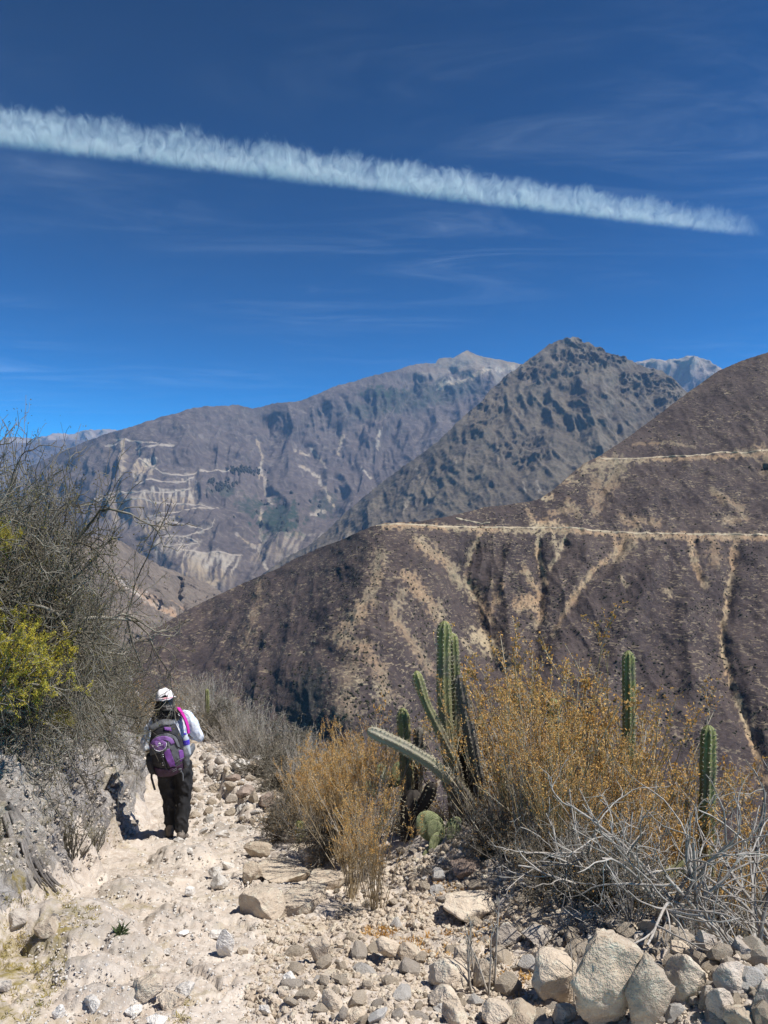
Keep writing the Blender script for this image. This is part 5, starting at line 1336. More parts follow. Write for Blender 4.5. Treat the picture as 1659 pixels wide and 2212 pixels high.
def drape(label, starts, n, seed, length, name='hanging_twigs'):
    r_ = np.random.default_rng(seed); S_ = []
    for _ in range(n):
        a_ = r_.random() * (len(starts) - 1); i = int(a_); f = a_ - i
        S_.append(hitf(starts[i][0] * (1 - f) + starts[min(i + 1, len(starts) - 1)][0] * f, starts[i][1] * (1 - f) + starts[min(i + 1, len(starts) - 1)][1] * f) + (.08, -.12, .08))
    S_ = np.array(S_); d_ = np.tile([.5, -.25, -.6], (n, 1)) + r_.normal(0, .35, (n, 3))
    A = grow(S_, d_, r_.uniform(.5, 1, n) * length, 9, .16, -.10, r_)
    s1, d1, _, _ = kids(A, 5, .1, 1, .6, r_, -.15); B_ = grow(s1, d1, r_.uniform(.15, .4, len(s1)) * length, 6, .22, -.05, r_)
    s2, d2, _, _ = kids(B_, 3, .1, 1, .7, r_, -.1); C_ = grow(s2, d2, r_.uniform(.06, .16, len(s2)) * length, 5, .25, 0, r_)
    e = empty(name, tuple(S_[0])); tag(e, label, 'shrub')
    for nm, dat in (('branch', tubes(A, .009, .004)), ('twigs', join([tubes(B_, .0045, .0025), tubes(C_, .0028, .0018)]))):
        o = link(nm, mesh_np(nm, dat[0] - S_[0], dat[1]), M_root if nm == 'branch' else M_twig, e)
        o['kind'] = 'stuff'
drape('dark tangled twigs hanging down over the edge of the bank beside the walker', [(190, 1560), (225, 1580), (250, 1610), (275, 1650)], 40, 5, .5)
# ------------------------------------------------------------------ cacti
def cactus_mat(name, a, b, c, dead=.0):
    t = NT(name, .6, .3)
    s = t.sep(t.attr('mask'))
    col = t.mix(t.ramp(t.noise(9, 3), [(.4, 0), (.6, 1)]), a, b)
    col = t.mix(t.math('MULTIPLY', s[0], .75), col, tuple(x * 1.5 for x in b))         # paler rib crests
    old = t.math('MULTIPLY', s[1], t.ramp(t.noise(11, 5, .65), [(.30, .5), (.5, 1.0)]))
    col = t.mix(old, col, c)
    col = t.mix(t.ramp(t.noise(5, 5, .7), [(.52, 0), (.64, .8)]), col, tuple(x * .9 for x in c))
    col = t.mix(t.ramp(t.noise(60, 4, .7), [(.55, 0), (.7, .5)]), col, tuple(x * .5 for x in c))
    return t.out(col, t.bump(t.noise(70, 4, .7), .4, .01))
M_cac = cactus_mat('green_cactus', (.095, .11, .036), (.19, .19, .065), (.17, .14, .10))
M_cdead = cactus_mat('grey_cactus', (.13, .115, .095), (.20, .18, .155), (.09, .078, .066))
M_carm = cactus_mat('weathered_cactus', (.13, .14, .06), (.24, .23, .12), (.25, .225, .165))
M_spine = twig_mat('cactus_spine', (.34, .30, .20), (.58, .52, .38), (.10, .08, .06), 60)
M_dark = twig_mat('dead_cactus_bark', (.035, .030, .026), (.06, .052, .046), (.018, .016, .014), 25)
def column(path, rad, ribs=8, old=1.0, depth=.26, seed=0, tip=True, n=46):
    """Ribbed column along a bent path; returns column mesh arrays, mask and spine arrays."""
    r_ = np.random.default_rng(seed)
    path = np.array(path, float)
    d = np.concatenate([[0], np.cumsum(np.linalg.norm(np.diff(path, axis=0), axis=1))]); L = d[-1]
    t_ = np.linspace(0, L, 8 * len(path)); C = np.stack([np.interp(t_, d, path[:, k]) for k in range(3)], -1)
    for _ in range(6): C[1:-1] = (C[:-2] + C[1:-1] * 2 + C[2:]) / 4
    dd = np.concatenate([[0], np.cumsum(np.linalg.norm(np.diff(C, axis=0), axis=1))]); tt = np.linspace(0, dd[-1], n)
    if tip: tt = dd[-1] * (1 - (1 - np.linspace(0, 1, n)) ** 1.25)
    C = np.stack([np.interp(tt, dd, C[:, k]) for k in range(3)], -1); L = dd[-1]
    T = unit(np.gradient(C, axis=0)); U = unit(np.cross(T, np.array([.13, 1, .05]))); V_ = np.cross(T, U)
    k = ribs * 4; a = np.arange(k) * 2 * np.pi / k
    crest = np.cos(a * ribs) * .5 + .5
    rr = rad * (1 + .12 * fbm(tt / .12, seed, 1, oct=3))
    if tip: rr = rr * np.clip(1 - ((np.clip(tt - (L - rad * 1.6), 0, None)) / (rad * 1.62)) ** 2.2, .04, 1) ** .5
    R_ = rr[:, None] * (1 - depth * (1 - crest[None] ** .8))
    V = C[:, None] + R_[..., None] * (np.cos(a)[None, :, None] * U[:, None] + np.sin(a)[None, :, None] * V_[:, None])
    idx = np.arange(n * k).reshape(n, k); nx = np.roll(idx, -1, 1)
    F = np.stack([idx[:-1], nx[:-1], nx[1:], idx[1:]], -1).reshape(-1, 4)
    M = np.zeros((n, k, 4)); M[..., 0] = crest[None] ** 3; f = (tt / L)[:, None]
    M[..., 1] = np.clip(old * (1.6 - f * 1.6), 0, 1) if old < 2 else 1.0; M[..., 3] = 1
    # spines: short bunches on the crests
    m = int(L / .030); ts = np.linspace(.03, L - rad * .5, m); S = []
    for j in range(ribs):
        ang = 2 * np.pi * j / ribs
        c = np.stack([np.interp(ts, tt, C[:, q]) for q in range(3)], -1); u = np.stack([np.interp(ts, tt, U[:, q]) for q in range(3)], -1); v = np.stack([np.interp(ts, tt, V_[:, q]) for q in range(3)], -1)
        nrm = unit(np.cos(ang) * u + np.sin(ang) * v); base = c + nrm * (np.interp(ts, tt, rr)[:, None])
        for q in range(4):
            S.append(np.stack([base, base + unit(nrm + r_.normal(0, .75, nrm.shape)) * (rad * .34 * r_.uniform(.5, 1.2, m))[:, None]], 1))
    S = np.concatenate(S)
    return (V.reshape(-1, 3), F, M.reshape(-1, 4)), tubes(S, .0022, .0006)
def cmesh(name, dat, mat, par, loc):
    V, F, M = dat
    me = mesh_np(name, V - loc, F); at = me.color_attributes.new('mask', 'FLOAT_COLOR', 'POINT'); at.data.foreach_set('color', M.astype(np.float32).ravel())
    return link(name, me, mat, par)
def cactus(name, label, cols, base):
    """cols: (part name, picture path with depths, width in px, old, material)."""
    loc = np.array(base); e = empty(name, tuple(base)); tag(e, label, 'cactus')
    for i, (nm, pts, w, old, mat, ribs) in enumerate(cols):
        P = [tuple(W(px, py, Y)) for px, py, Y in pts]
        Y = pts[0][2]
        dat, sp = column(P, w * 1.02 * Y / FOC / 2, ribs=ribs, old=old, seed=i * 7 + abs(int(base[0] * 10)))
        o = cmesh(nm, dat, mat, e, loc)
        s_ = link('spines', mesh_np('spines', sp[0] - loc, sp[1]), M_spine, o); s_['kind'] = 'stuff'
    return e
def gp(px, Y, dz=0.0):
    X = float(ray(px, 1106)[0]) * Y
    return np.array([X, Y, float(G(X, Y, False)) + dz])
def low(px, Y, dpx=0):      # picture position of a point sunk in the ground under px at depth Y
    q = gp(px, Y, -.08); return float(PX(*q)[1])
cactus('column_cactus', 'tall many-armed cactus with one arm leaning far out to the left', [
    ('trunk', [(992, low(992, 5.95), 5.95), (985, 1740, 5.95), (966, 1600, 5.95), (958, 1480, 5.95), (960, 1341, 5.95)], 30, .9, M_cac, 8),
    ('arm', [(975, 1700, 6.08), (984, 1600, 6.1), (983, 1480, 6.1), (977, 1367, 6.1)], 24, .7, M_cac, 8),
    ('arm', [(1000, 1730, 5.8), (985, 1650, 5.75), (950, 1580, 5.7), (920, 1520, 5.7), (898, 1449, 5.7)], 21, 1.0, M_cac, 7),
    ('arm', [(1040, 1720, 5.85), (1022, 1620, 5.8), (1005, 1540, 5.8), (992, 1458, 5.8)], 27, 3, M_cdead, 8),
    ('arm', [(1085, low(1085, 5.75), 5.75), (1050, 1800, 5.7), (1000, 1725, 5.6), (962, 1678, 5.5)], 36, 3, M_cdead, 7),
    ('arm', [(972, 1684, 5.46), (935, 1650, 5.4), (870, 1612, 5.35), (793, 1577, 5.3)], 27, 3, M_carm, 7),
    ('arm', [(1010, 1790, 6.05), (1006, 1680, 6.1), (1000, 1590, 6.1)], 40, 3, M_dark, 7),
], gp(992, 5.95))
cactus('column_cactus', 'short two-stemmed cactus left of the tall many-armed one', [
    ('stem', [(878, low(878, 6.3), 6.3), (880, 1700, 6.3), (876, 1620, 6.3), (869, 1529, 6.3)], 27, .9, M_cac, 8),
    ('stem', [(893, low(893, 6.4), 6.4), (903, 1700, 6.4), (904, 1569, 6.4)], 22, 3, M_cdead, 7),
], gp(880, 6.3))
cactus('cactus_stump', 'blackened dead cactus stump with a broken side arm', [
    ('stump', [(896, low(896, 5.75), 5.75), (892, 1790, 5.75), (893, 1705, 5.75)], 52, 3, M_dark, 7),
    ('arm', [(900, 1760, 5.7), (925, 1720, 5.66), (935, 1690, 5.62)], 26, 3, M_dark, 6),
], gp(896, 5.75))
cactus('column_cactus', 'slim green cactus just behind the tall one\'s grey arm', [('trunk', [(1045, low(1045, 6.9), 6.9), (1042, 1700, 6.9), (1037, 1547, 6.9)], 21, .6, M_cac, 8)], gp(1045, 6.9))
cactus('column_cactus', 'dark cactus half hidden by stalks, second column right of the tall cluster', [('trunk', [(1200, low(1200, 6.3), 6.3), (1198, 1700, 6.3), (1195, 1508, 6.3)], 27, .7, M_cac, 8)], gp(1200, 6.3))
cactus('column_cactus', 'lower dark cactus behind stalks, right beside the half-hidden one', [
    ('stem', [(1262, low(1262, 6.5), 6.5), (1258, 1750, 6.5), (1252, 1600, 6.5)], 26, .9, M_cac, 8), ('stem', [(1232, low(1232, 6.4), 6.4), (1230, 1760, 6.4), (1226, 1585, 6.4)], 22, .6, M_cac, 8)], gp(1250, 6.5))
cactus('column_cactus', 'single straight cactus rising highest above the rust-tipped stalks', [('trunk', [(1345, low(1345, 6.2), 6.2), (1352, 1720, 6.2), (1360, 1560, 6.2), (1357, 1405, 6.2)], 27, .55, M_cac, 8)], gp(1345, 6.2))
cactus('column_cactus', 'slender cactus low in the stalks, right of the highest single one', [('trunk', [(1385, low(1385, 6.5), 6.5), (1370, 1740, 6.5), (1376, 1652, 6.5)], 22, .6, M_cac, 8)], gp(1385, 6.5))
cactus('column_cactus', 'rightmost cactus, yellow-green and crossed by pale branches', [('trunk', [(1528, low(1528, 5.4), 5.4), (1526, 1780, 5.4), (1531, 1566, 5.4)], 33, .45, M_cac, 8)], gp(1528, 5.4))
cactus('column_cactus', 'small young cactus at the end of the flat slab by the path', [('trunk', [(653, low(653, 7.3), 7.3), (651, 1810, 7.3), (646, 1772, 7.3)], 22, .5, M_cac, 8)], gp(653, 7.3))
cactus('column_cactus', 'far small cactus poking above the scrub where the path vanishes', [('trunk', [(448, low(448, 21), 21), (448, 1520, 21), (447, 1488, 21)], 9, .3, M_cac, 8)], gp(448, 21))
# prickly pear
t = NT('prickly_pear', .55, .35)
M_pad = t.out(t.mix(t.ramp(t.noise(6, 4), [(.35, 0), (.65, 1)]), (.17, .20, .085), (.30, .31, .16)), t.bump(t.voro(26), .5, .02))
def pad_mesh(seed):
    bm = bmesh.new(); bmesh.ops.create_uvsphere(bm, u_segments=20, v_segments=14, radius=1)
    for v in bm.verts:
        z = v.co.z; w = 1.0 if z > 0 else 1 - .38 * z * z
        v.co.x *= .72 * w; v.co.y *= .14; v.co.z = z + 1
        v.co.y += .04 * float(noise3(v.co.x * 2, v.co.z * 2, seed))
    me = bpy.data.meshes.new('pad'); bm.to_mesh(me); bm.free()
    for p in me.polygons: p.use_smooth = True
    me.materials.append(M_pad); return me
PADS = [pad_mesh(1.0), pad_mesh(2.0)]
def opuntia(label, pads, base):
    e = empty('prickly_pear', tuple(base)); tag(e, label, 'cactus')
    for i, (px, py, Y, h, tilt, yaw) in enumerate(pads):
        o = link('pad', PADS[i % 2], None, e); q = W(px, py, Y) - base
        o.location = tuple(q); s_ = h * Y / FOC / 2; o.scale = (s_, s_, s_); o.rotation_euler = (0, tilt, yaw)
    return e
opuntia('pale green prickly pear between the black stump and the tall cactus base', [(958, 1815, 5.3, 78, -.75, .2), (950, 1825, 5.25, 54, -.3, .1), (935, 1850, 5.2, 50, .3, .5), (962, 1800, 5.3, 44, .9, .3), (940, 1862, 5.25, 66, 1.0, .1), (975, 1825, 5.2, 50, .25, .4), (930, 1880, 5.2, 46, -.1, .2)], gp(950, 5.3))
opuntia('prickly pear half buried in the stalks left of the two-stemmed cactus', [(835, 1700, 6.6, 50, .8, .1), (828, 1690, 6.6, 40, -.2, .3), (855, 1690, 6.55, 44, .2, .2), (820, 1720, 6.6, 44, -.9, .1)], gp(835, 6.6))
# fallen cactus
cactus('fallen_cactus', 'pale fallen cactus log lying under the bleached bushes at the right', [('trunk', [(1390, 1915, 4.9), (1450, 1885, 4.9), (1500, 1862, 4.9)], 26, .8, M_cac, 7)], W(1390, 1915, 4.9))
# ------------------------------------------------------------------ the walker
_ico = {}
def ico_np(sub):
    if sub not in _ico:
        bm = bmesh.new(); bmesh.ops.create_icosphere(bm, subdivisions=sub, radius=1)
        _ico[sub] = (np.array([v.co[:] for v in bm.verts]), np.array([[v.index for v in f.verts] for f in bm.faces])); bm.free()
    return _ico[sub]
def blob(items, voxel=.012, smooth=3, name='body', wrinkle=0.0, wf=14, seed=0.0):
    """One continuous surface from overlapping ellipsoids and tapered limbs."""
    parts = []
    def ell(c, r):
        V, F = ico_np(2); parts.append((V * np.broadcast_to(np.asarray(r, float), (3,)) + np.asarray(c, float), F))
    for it in items:
        if it[0] == 'e': ell(it[1], it[2])
        else:
            pts, rad = it[1], it[2]
            for (a, b), (ra, rb) in zip(zip(pts[:-1], pts[1:]), zip(rad[:-1], rad[1:])):
                a, b = np.array(a, float), np.array(b, float); ra, rb = np.broadcast_to(np.asarray(ra, float), (3,)), np.broadcast_to(np.asarray(rb, float), (3,))
                n = max(2, int(np.linalg.norm(b - a) / (.28 * min(ra.min(), rb.min()))) + 1)
                for i in range(n + 1): ell(a + (b - a) * i / n, ra + (rb - ra) * i / n)
    V, F = join(parts)
    me = mesh_np(name + '_raw', V, F)
    o = bpy.data.objects.new(name + '_raw', me); COL.objects.link(o)
    m = o.modifiers.new('r', 'REMESH'); m.mode = 'VOXEL'; m.voxel_size = voxel; m.use_smooth_shade = True
    s = o.modifiers.new('s', 'SMOOTH'); s.iterations = smooth * 2; s.factor = .5
    dg = bpy.context.evaluated_depsgraph_get(); dg.update()
    out = bpy.data.meshes.new_from_object(o.evaluated_get(dg)); out.name = name
    bpy.data.objects.remove(o, do_unlink=True)
    if wrinkle:
        n = len(out.vertices); co = np.empty(n * 3, np.float32); out.vertices.foreach_get('co', co); co = co.reshape(-1, 3).astype(float)
        no = np.empty(n * 3, np.float32); out.vertices.foreach_get('normal', no); no = no.reshape(-1, 3)
        w = ridged(co[:, 0] * wf, co[:, 1] * wf, co[:, 2] * wf * .8 + co[:, 0] * wf * .7 + seed, oct=3) - .6
        co += no * (wrinkle * w)[:, None]; out.vertices.foreach_set('co', co.astype(np.float32).ravel()); out.update()
    for p in out.polygons: p.use_smooth = True
    return out
def fabric(name, c0, c1, sc=120, rough=.85, spec=.2, bst=.15):
    t = NT(name, rough, spec)
    n = t.noise(sc, 3, .6); m = t.noise(9, 4, .6)
    return t.out(t.mix(t.ramp(m, [(.35, 0), (.65, 1)]), c0, c1), t.bump(t.math('ADD', n, t.math('MULTIPLY', m, 3.0)), bst, .01))
def build_person():
    q = hit(372, 1813)
    f0 = empty('person', (q[0], q[1], q[2] - .02), R(14)); tag(f0, 'walker seen from behind in a light plaid shirt, black trousers and white cap', 'person')
    t = NT('skin', .5, .35); M_skin = t.out(t.mix(t.noise(20, 3), (.36, .20, .13), (.42, .25, .17)))
    M_blk = fabric('black_trouser', (.014, .014, .015), (.028, .028, .030), 160)
    t = NT('plaid_shirt', .85, .15)
    wv = []
    for ax, sc in ((0, 21.0), (2, 24.0)):
        w = t.n.new('ShaderNodeTexWave'); w.bands_direction = 'XYZ'[ax]; w.inputs['Scale'].default_value = sc / 3.14; w.inputs['Distortion'].default_value = 1.2; w.inputs['Detail'].default_value = 2
        t.l.new(t.obj(), w.inputs['Vector']); wv.append(t.ramp(w.outputs['Fac'], [(.62, 0), (.9, 1)]))
    pl = t.math('MULTIPLY', t.math('MAXIMUM', wv[0], wv[1]), t.ramp(t.noise(11, 3), [(.42, .1), (.62, .8)]))
    M_shirt = t.out(t.mix(pl, (.66, .68, .72), (.28, .40, .58)), t.bump(t.noise(60, 4, .6), .25, .01))
    t = NT('black_hair', .42, .5); hn = t.noise(1.0, 5, .6, vec=t.map((90, 90, 9)))
    M_hair = t.out(t.mix(hn, (.006, .005, .005), (.020, .016, .014)), t.bump(hn, .5, .01))
    t = NT('white_cap', .8, .2); M_cap = t.out(t.mix(t.ramp(t.noise(8, 3), [(.45, 0), (.75, 1)]), (.78, .76, .75), (.72, .62, .62)))
    t = NT('pink_trim', .8, .2); M_pink = t.out(t.mix(t.ramp(t.noise(16, 2), [(.4, 0), (.55, 1)]), (.78, .66, .66), (.66, .30, .34)))
    t = NT('boot_leather', .8, .2); M_boot = t.out(t.mix(t.noise(30, 4), (.10, .085, .07), (.22, .19, .165)), t.bump(t.noise(70, 4), .4, .01))
    M_sole = fabric('rubber_sole', (.02, .018, .017), (.05, .045, .04), 90)
    hx = -.105
    # body: one continuous figure
    it = [('e', (hx, .075, 1.455), (.070, .088, .10)), ('e', (hx, .10, 1.415), (.052, .07, .07)), ('e', (hx, .168, 1.435), (.014, .02, .022)),
          ('e', (hx - .073, .08, 1.44), (.012, .02, .03)), ('e', (hx + .073, .08, 1.44), (.012, .02, .03)),
          ('c', [(hx, .06, 1.40), (-.06, .02, 1.31)], [.045, .055]),
          ('c', [(-.05, .01, 1.27), (-.02, .01, 1.10), (.0, .0, .95), (-.01, 0, .84)], [(.13, .085, .06), (.12, .085, .08), (.115, .085, .08), (.14, .095, .08)]),
          ('c', [(.12, .01, 1.30), (.24, .01, 1.08), (.12, .22, 1.10)], [.045, .036, .024]), ('c', [(-.20, .01, 1.25), (-.285, .02, 1.01), (-.14, .22, 1.06)], [.045, .036, .024]),
          ('c', [(-.085, .0, .80), (-.045, .05, .47), (-.035, .13, .10)], [.078, .05, .034]), ('c', [(.095, .0, .80), (.105, .02, .47), (.085, -.03, .10)], [.078, .05, .034])]
    for sx, wx, wz in ((1, .12, 1.10), (-1, -.14, 1.06)):       # palms and five fingers, curled round the straps in front
        px_ = wx - .02 * sx
        it.append(('c', [(wx, .22, wz), (px_ - .015 * sx, .265, wz + .035)], [.024, (.030, .014, .034)]))
        for k, ln in enumerate((.050, .058, .054, .044)):
            b = (px_ - .022 * sx, .275, wz + .062 - .018 * k)
            it.append(('c', [b, (b[0] - .022 * sx, .292, b[2] + .004), (b[0] - .022 * sx - (ln - .03) * sx, .272, b[2] + .001), (b[0] - .018 * sx - (ln - .03) * sx, .252, b[2] - .002)], [.0078, .0072, .0065, .0058]))
        it.append(('c', [(px_ - .005 * sx, .25, wz + .055), (px_ - .02 * sx, .235, wz + .085), (px_ - .035 * sx, .24, wz + .098)], [.011, .009, .007]))
    bd = blob(it, .0085, 2, 'body'); link('body', bd, M_skin, f0)
    # trousers
    it = [('c', [(-.01, .0, .93), (-.008, -.005, .83), (-.005, -.01, .76)], [(.150, .105, .05), (.180, .125, .09), (.170, .115, .06)]),
          ('c', [(-.088, .0, .78), (-.068, .03, .62), (-.042, .06, .47), (-.028, .10, .25), (-.022, .13, .115)], [.102, .094, .077, .068, .060]),
          ('c', [(.100, .0, .78), (.112, .02, .62), (.113, .015, .47), (.106, -.015, .28), (.090, -.035, .135)], [.104, .095, .080, .078, .072]),
          ('e', (.085, -.05, .75), (.085, .08, .09)), ('e', (-.09, -.05, .75), (.085, .08, .09)), ('e', (.088, -.045, .115), (.060, .066, .03))]
    link('trousers', blob(it, .010, 3, 'trousers', .013, 9), M_blk, f0)
    # shirt
    it = [('c', [(-.045, .01, 1.285), (-.035, .01, 1.18), (-.01, .005, 1.03), (.010, .0, .93), (.012, 0, .89)], [(.175, .105, .06), (.185, .125, .08), (.170, .13, .09), (.172, .135, .07), (.175, .135, .035)]),
          ('c', [(-.085, .045, 1.35), (-.06, .02, 1.30)], [(.055, .055, .03), (.12, .09, .05)]),
          ('c', [(.115, .01, 1.315), (.175, .01, 1.235), (.225, .015, 1.14), (.262, .02, 1.085)], [.066, .070, .066, .056]), ('c', [(.262, .02, 1.085), (.20, .13, 1.08), (.13, .21, 1.095)], [.056, .050, .038]),
          ('c', [(-.20, .01, 1.255), (-.255, .01, 1.16), (-.285, .02, 1.06), (-.292, .02, 1.01)], [.066, .066, .060, .056]), ('c', [(-.292, .02, 1.01), (-.22, .13, 1.03), (-.15, .21, 1.05)], [.056, .048, .036])]
    link('shirt', blob(it, .009, 2, 'shirt', .010, 10, 4.4), M_shirt, f0)
    # hair with tied ponytail
    it = [('e', (hx, .062, 1.462), (.098, .100, .100)), ('e', (hx - .01, .05, 1.40), (.104, .085, .085)), ('e', (hx + .005, .02, 1.395), (.100, .07, .07)),
          ('e', (hx - .055, .05, 1.345), (.045, .055, .055)), ('e', (hx + .03, -.035, 1.395), (.055, .035, .03)),
          ('c', [(hx + .035, -.045, 1.375), (hx + .038, -.06, 1.33), (hx + .03, -.055, 1.285)], [(.062, .036, .03), (.104, .042, .045), (.092, .038, .03)])]
    hm = blob(it, .008, 2, 'hair', .006, 22); hair = link('hair', hm, M_hair, f0)
    r_ = np.random.default_rng(77); n = 420
    st = np.stack([hx + .037 + r_.normal(0, .044, n), -.070 + r_.normal(0, .012, n), 1.375 + r_.normal(0, .012, n)], -1)
    dr = np.stack([(st[:, 0] - hx - .037) * 14 + r_.normal(0, .22, n), r_.normal(-.12, .12, n), -np.ones(n)], -1)
    link('strands', mesh_np('strands', *tubes(grow(st, dr, r_.uniform(.07, .135, n), 6, .09, -.1, r_), .0032, .0008)), M_hair, hair)['kind'] = 'stuff'
    me = mesh_np('hair_tie', *tubes(np.array([[(hx + .036 + .052 * math.cos(a), -.062 - .028 * math.sin(a), 1.385 + .012 * math.sin(a)) for a in np.linspace(-.2, math.pi + .2, 14)]]), .011, .011, 8))
    link('hair_tie', me, fabric('grey_tie', (.035, .035, .035), (.07, .068, .065)), hair)
    # cap, worn forward, opening and strap at the back
    bm = bmesh.new(); bmesh.ops.create_uvsphere(bm, u_segments=48, v_segments=32, radius=1)
    kill = []
    for f in bm.faces:
        c = f.calc_center_median()
        if c.z < .02: kill.append(f)
        elif c.y < -.2 and math.hypot(c.x / .46, (c.z - .13) / .36) < 1 and c.z > .13: kill.append(f)
    bmesh.ops.delete(bm, geom=kill, context='FACES')
    for v in bm.verts:
        v.co = Vector((v.co.x * .099, v.co.y * .110, v.co.z * .112 + (.004 * math.sin(v.co.x * 9))))
    me = bpy.data.meshes.new('cap'); bm.to_mesh(me); bm.free()
    for p in me.polygons: p.use_smooth = True
    cap = link('cap', me, M_cap, f0); md = cap.modifiers.new('t', 'SOLIDIFY'); md.thickness = .004
    cap.location = (hx - .004, .055, 1.500); cap.rotation_euler = (R(4), R(-7), 0)
    bm = bmesh.new(); bmesh.ops.create_grid(bm, x_segments=14, y_segments=8, size=.5)
    for v in bm.verts:
        a = v.co.x * 1.7; rr = .100 + (v.co.y + .5) * .07 * math.cos(a * .7)
        v.co = Vector((rr * math.sin(a), rr * math.cos(a), .004 - .018 * (v.co.y + .5) - .03 * a * a * .4))
    me = bpy.data.meshes.new('brim'); bm.to_mesh(me); bm.free()
    b = link('brim', me, M_cap, cap); b.modifiers.new('t', 'SOLIDIFY').thickness = .004
    P = np.array([[(.0915 * math.sin(a), -.1025 * math.cos(a), .010 + .004 * math.cos(a * 2)) for a in np.linspace(-1.6, 1.6, 26)]])
    V, F = tubes(P, .0085, .0085, 6); V[:, 2] = V[:, 2] * 1.5
    link('strap', mesh_np('strap', V, F), M_pink, cap)
    # boots
    for (fx, fy, fz, pit, yaw) in ((-.030, .15, .0, 0, 4), (.095, -.045, .012, -14, -12)):
        it = [('c', [(0, -.055, .045), (0, .03, .048), (0, .12, .032), (.0, .165, .028)], [(.036, .04, .042), (.038, .04, .046), (.043, .04, .030), (.036, .03, .024)]), ('c', [(0, -.04, .06), (0, -.035, .12)], [(.038, .042, .04), .040])]
        me = blob(it, .007, 2, 'boot', .003, 30); b = link('boot', me, M_boot, f0)
        b.scale = (1.18, 1.12, 1.12); b.location = (fx, fy, fz + .006); b.rotation_euler = (R(pit), 0, R(yaw))
        it = [('c', [(0, -.062, .006), (0, .0, .006), (0, .11, .006), (0, .17, .008)], [(.040, .045, .013), (.037, .04, .012), (.046, .045, .012), (.036, .035, .012)])]
        link('sole', blob(it, .006, 1, 'sole'), M_sole, b)
    # ---------------- backpack, worn on the back: its own thing
    root = f0.matrix_basis.copy(); root = Matrix.Translation(f0.location) @ Euler(f0.rotation_euler).to_matrix().to_4x4()
    mat = root @ Matrix.Translation((-.070, -.215, 1.015)) @ Matrix.Rotation(R(-8.5), 4, 'Y') @ Matrix.Rotation(R(4), 4, 'X') @ Matrix.Scale(1.14, 4, Vector((1, 0, 0))) @ Matrix.Scale(1.06, 4, Vector((0, 0, 1)))
    bp = empty('backpack'); bp.matrix_basis = mat
    tag(bp, 'purple and grey hiking backpack worn by the walker, with a white star emblem', 'backpack')
    M_g = fabric('grey_nylon', (.075, .078, .085), (.12, .123, .13), 300, .6, .4, .35); M_dk = fabric('dark_nylon', (.014, .013, .015), (.032, .030, .034), 300, .6, .4, .35)
    M_pu = fabric('purple_nylon', (.13, .040, .20), (.18, .062, .27), 260, .6, .4, .2); M_pl = fabric('light_purple_nylon', (.17, .075, .25), (.24, .12, .34), 260, .6, .4, .2)
    M_mg = fabric('magenta_strap', (.45, .012, .26), (.58, .03, .36), 200, .7, .3); M_wh = fabric('white_print', (.70, .70, .70), (.8, .8, .8), 50, .6)
    M_pd = fabric('plum_nylon', (.030, .012, .030), (.055, .022, .055), 260, .6, .4, .2)
    it = [('c', [(0, .02, -.20), (0, 0, -.08), (0, 0, .08), (0, .015, .20)], [(.150, .11, .075), (.165, .125, .09), (.155, .118, .09), (.118, .098, .07)])]
    body = blob(it, .009, 3, 'pack_bag', .004, 13, 2.0); link('pack_bag', body, M_dk, bp)
    from mathutils.bvhtree import BVHTree
    bv = BVHTree.FromPolygons([v.co.copy() for v in body.vertices], [tuple(p.vertices) for p in body.polygons])
    def back(u, v):
        h = bv.ray_cast(Vector((u, -1, v)), Vector((0, 1, 0)))
        return (h[0].y if h[0] is not None else 0.0)
    def patch(name, poly, m, lift=.006, par=bp, th=.004, step=.010):
        """A sewn panel with real thickness following the bag's back."""
        xs, ys = [p[0] for p in poly], [p[1] for p in poly]
        bm = bmesh.new()
        vs = [bm.verts.new((x, 0, y)) for x, y in poly]
        bm.faces.new(vs); bmesh.ops.triangulate(bm, faces=bm.faces[:])
        for _ in range(5):
            long_ = [e for e in bm.edges if e.calc_length() > step * 1.6]
            if not long_: break
            bmesh.ops.subdivide_edges(bm, edges=long_, cuts=1); bmesh.ops.triangulate(bm, faces=[f for f in bm.faces if len(f.verts) > 3])
        for v in bm.verts: v.co.y = back(v.co.x, v.co.z) - lift
        me = bpy.data.meshes.new(name); bm.to_mesh(me); bm.free()
        for p in me.polygons: p.use_smooth = True
        o = link(name, me, m, par); s_ = o.modifiers.new('t', 'SOLIDIFY'); s_.thickness = th; s_.offset = 0
        return o
    def band(name, pts, w, m, par=bp, lift=.010, th=None, n=20):
        """A webbing strap or piping laid on the bag."""
        pts = np.array(pts, float); d = np.concatenate([[0], np.cumsum(np.linalg.norm(np.diff(pts, axis=0), axis=1))]); t_ = np.linspace(0, d[-1], n)
        Q = [(x, (back(x, z) - lift), z) for x, z in zip(np.interp(t_, d, pts[:, 0]), np.interp(t_, d, pts[:, 1]))]
        return link(name, mesh_np(name, *tubes(np.array([Q]), w / 2, w / 2, 6)), m, par)
    arc = lambda cx, cy, rx, ry, a0, a1, n=14: [(cx + rx * math.cos(R(a0 + (a1 - a0) * i / (n - 1))), cy + ry * math.sin(R(a0 + (a1 - a0) * i / (n - 1)))) for i in range(n)]
    # grey front panel with arched top and its seam
    patch('front_panel', [(-.150, -.02)] + arc(-.012, .06, .125, .125, 175, 5) + [(.128, -.05), (.120, -.15), (.05, -.165), (.045, .02), (-.06, .02)], M_g, .004)
    patch('arch_panel', arc(-.030, .055, .115, .110, 178, 8) + arc(-.032, .055, .082, .070, 8, 178), M_pl, .010)
    bdg = patch('badge', arc(-.052, .095, .062, .068, 185, 365) + [(-.02, .125), (-.085, .125)], M_pl, .012)
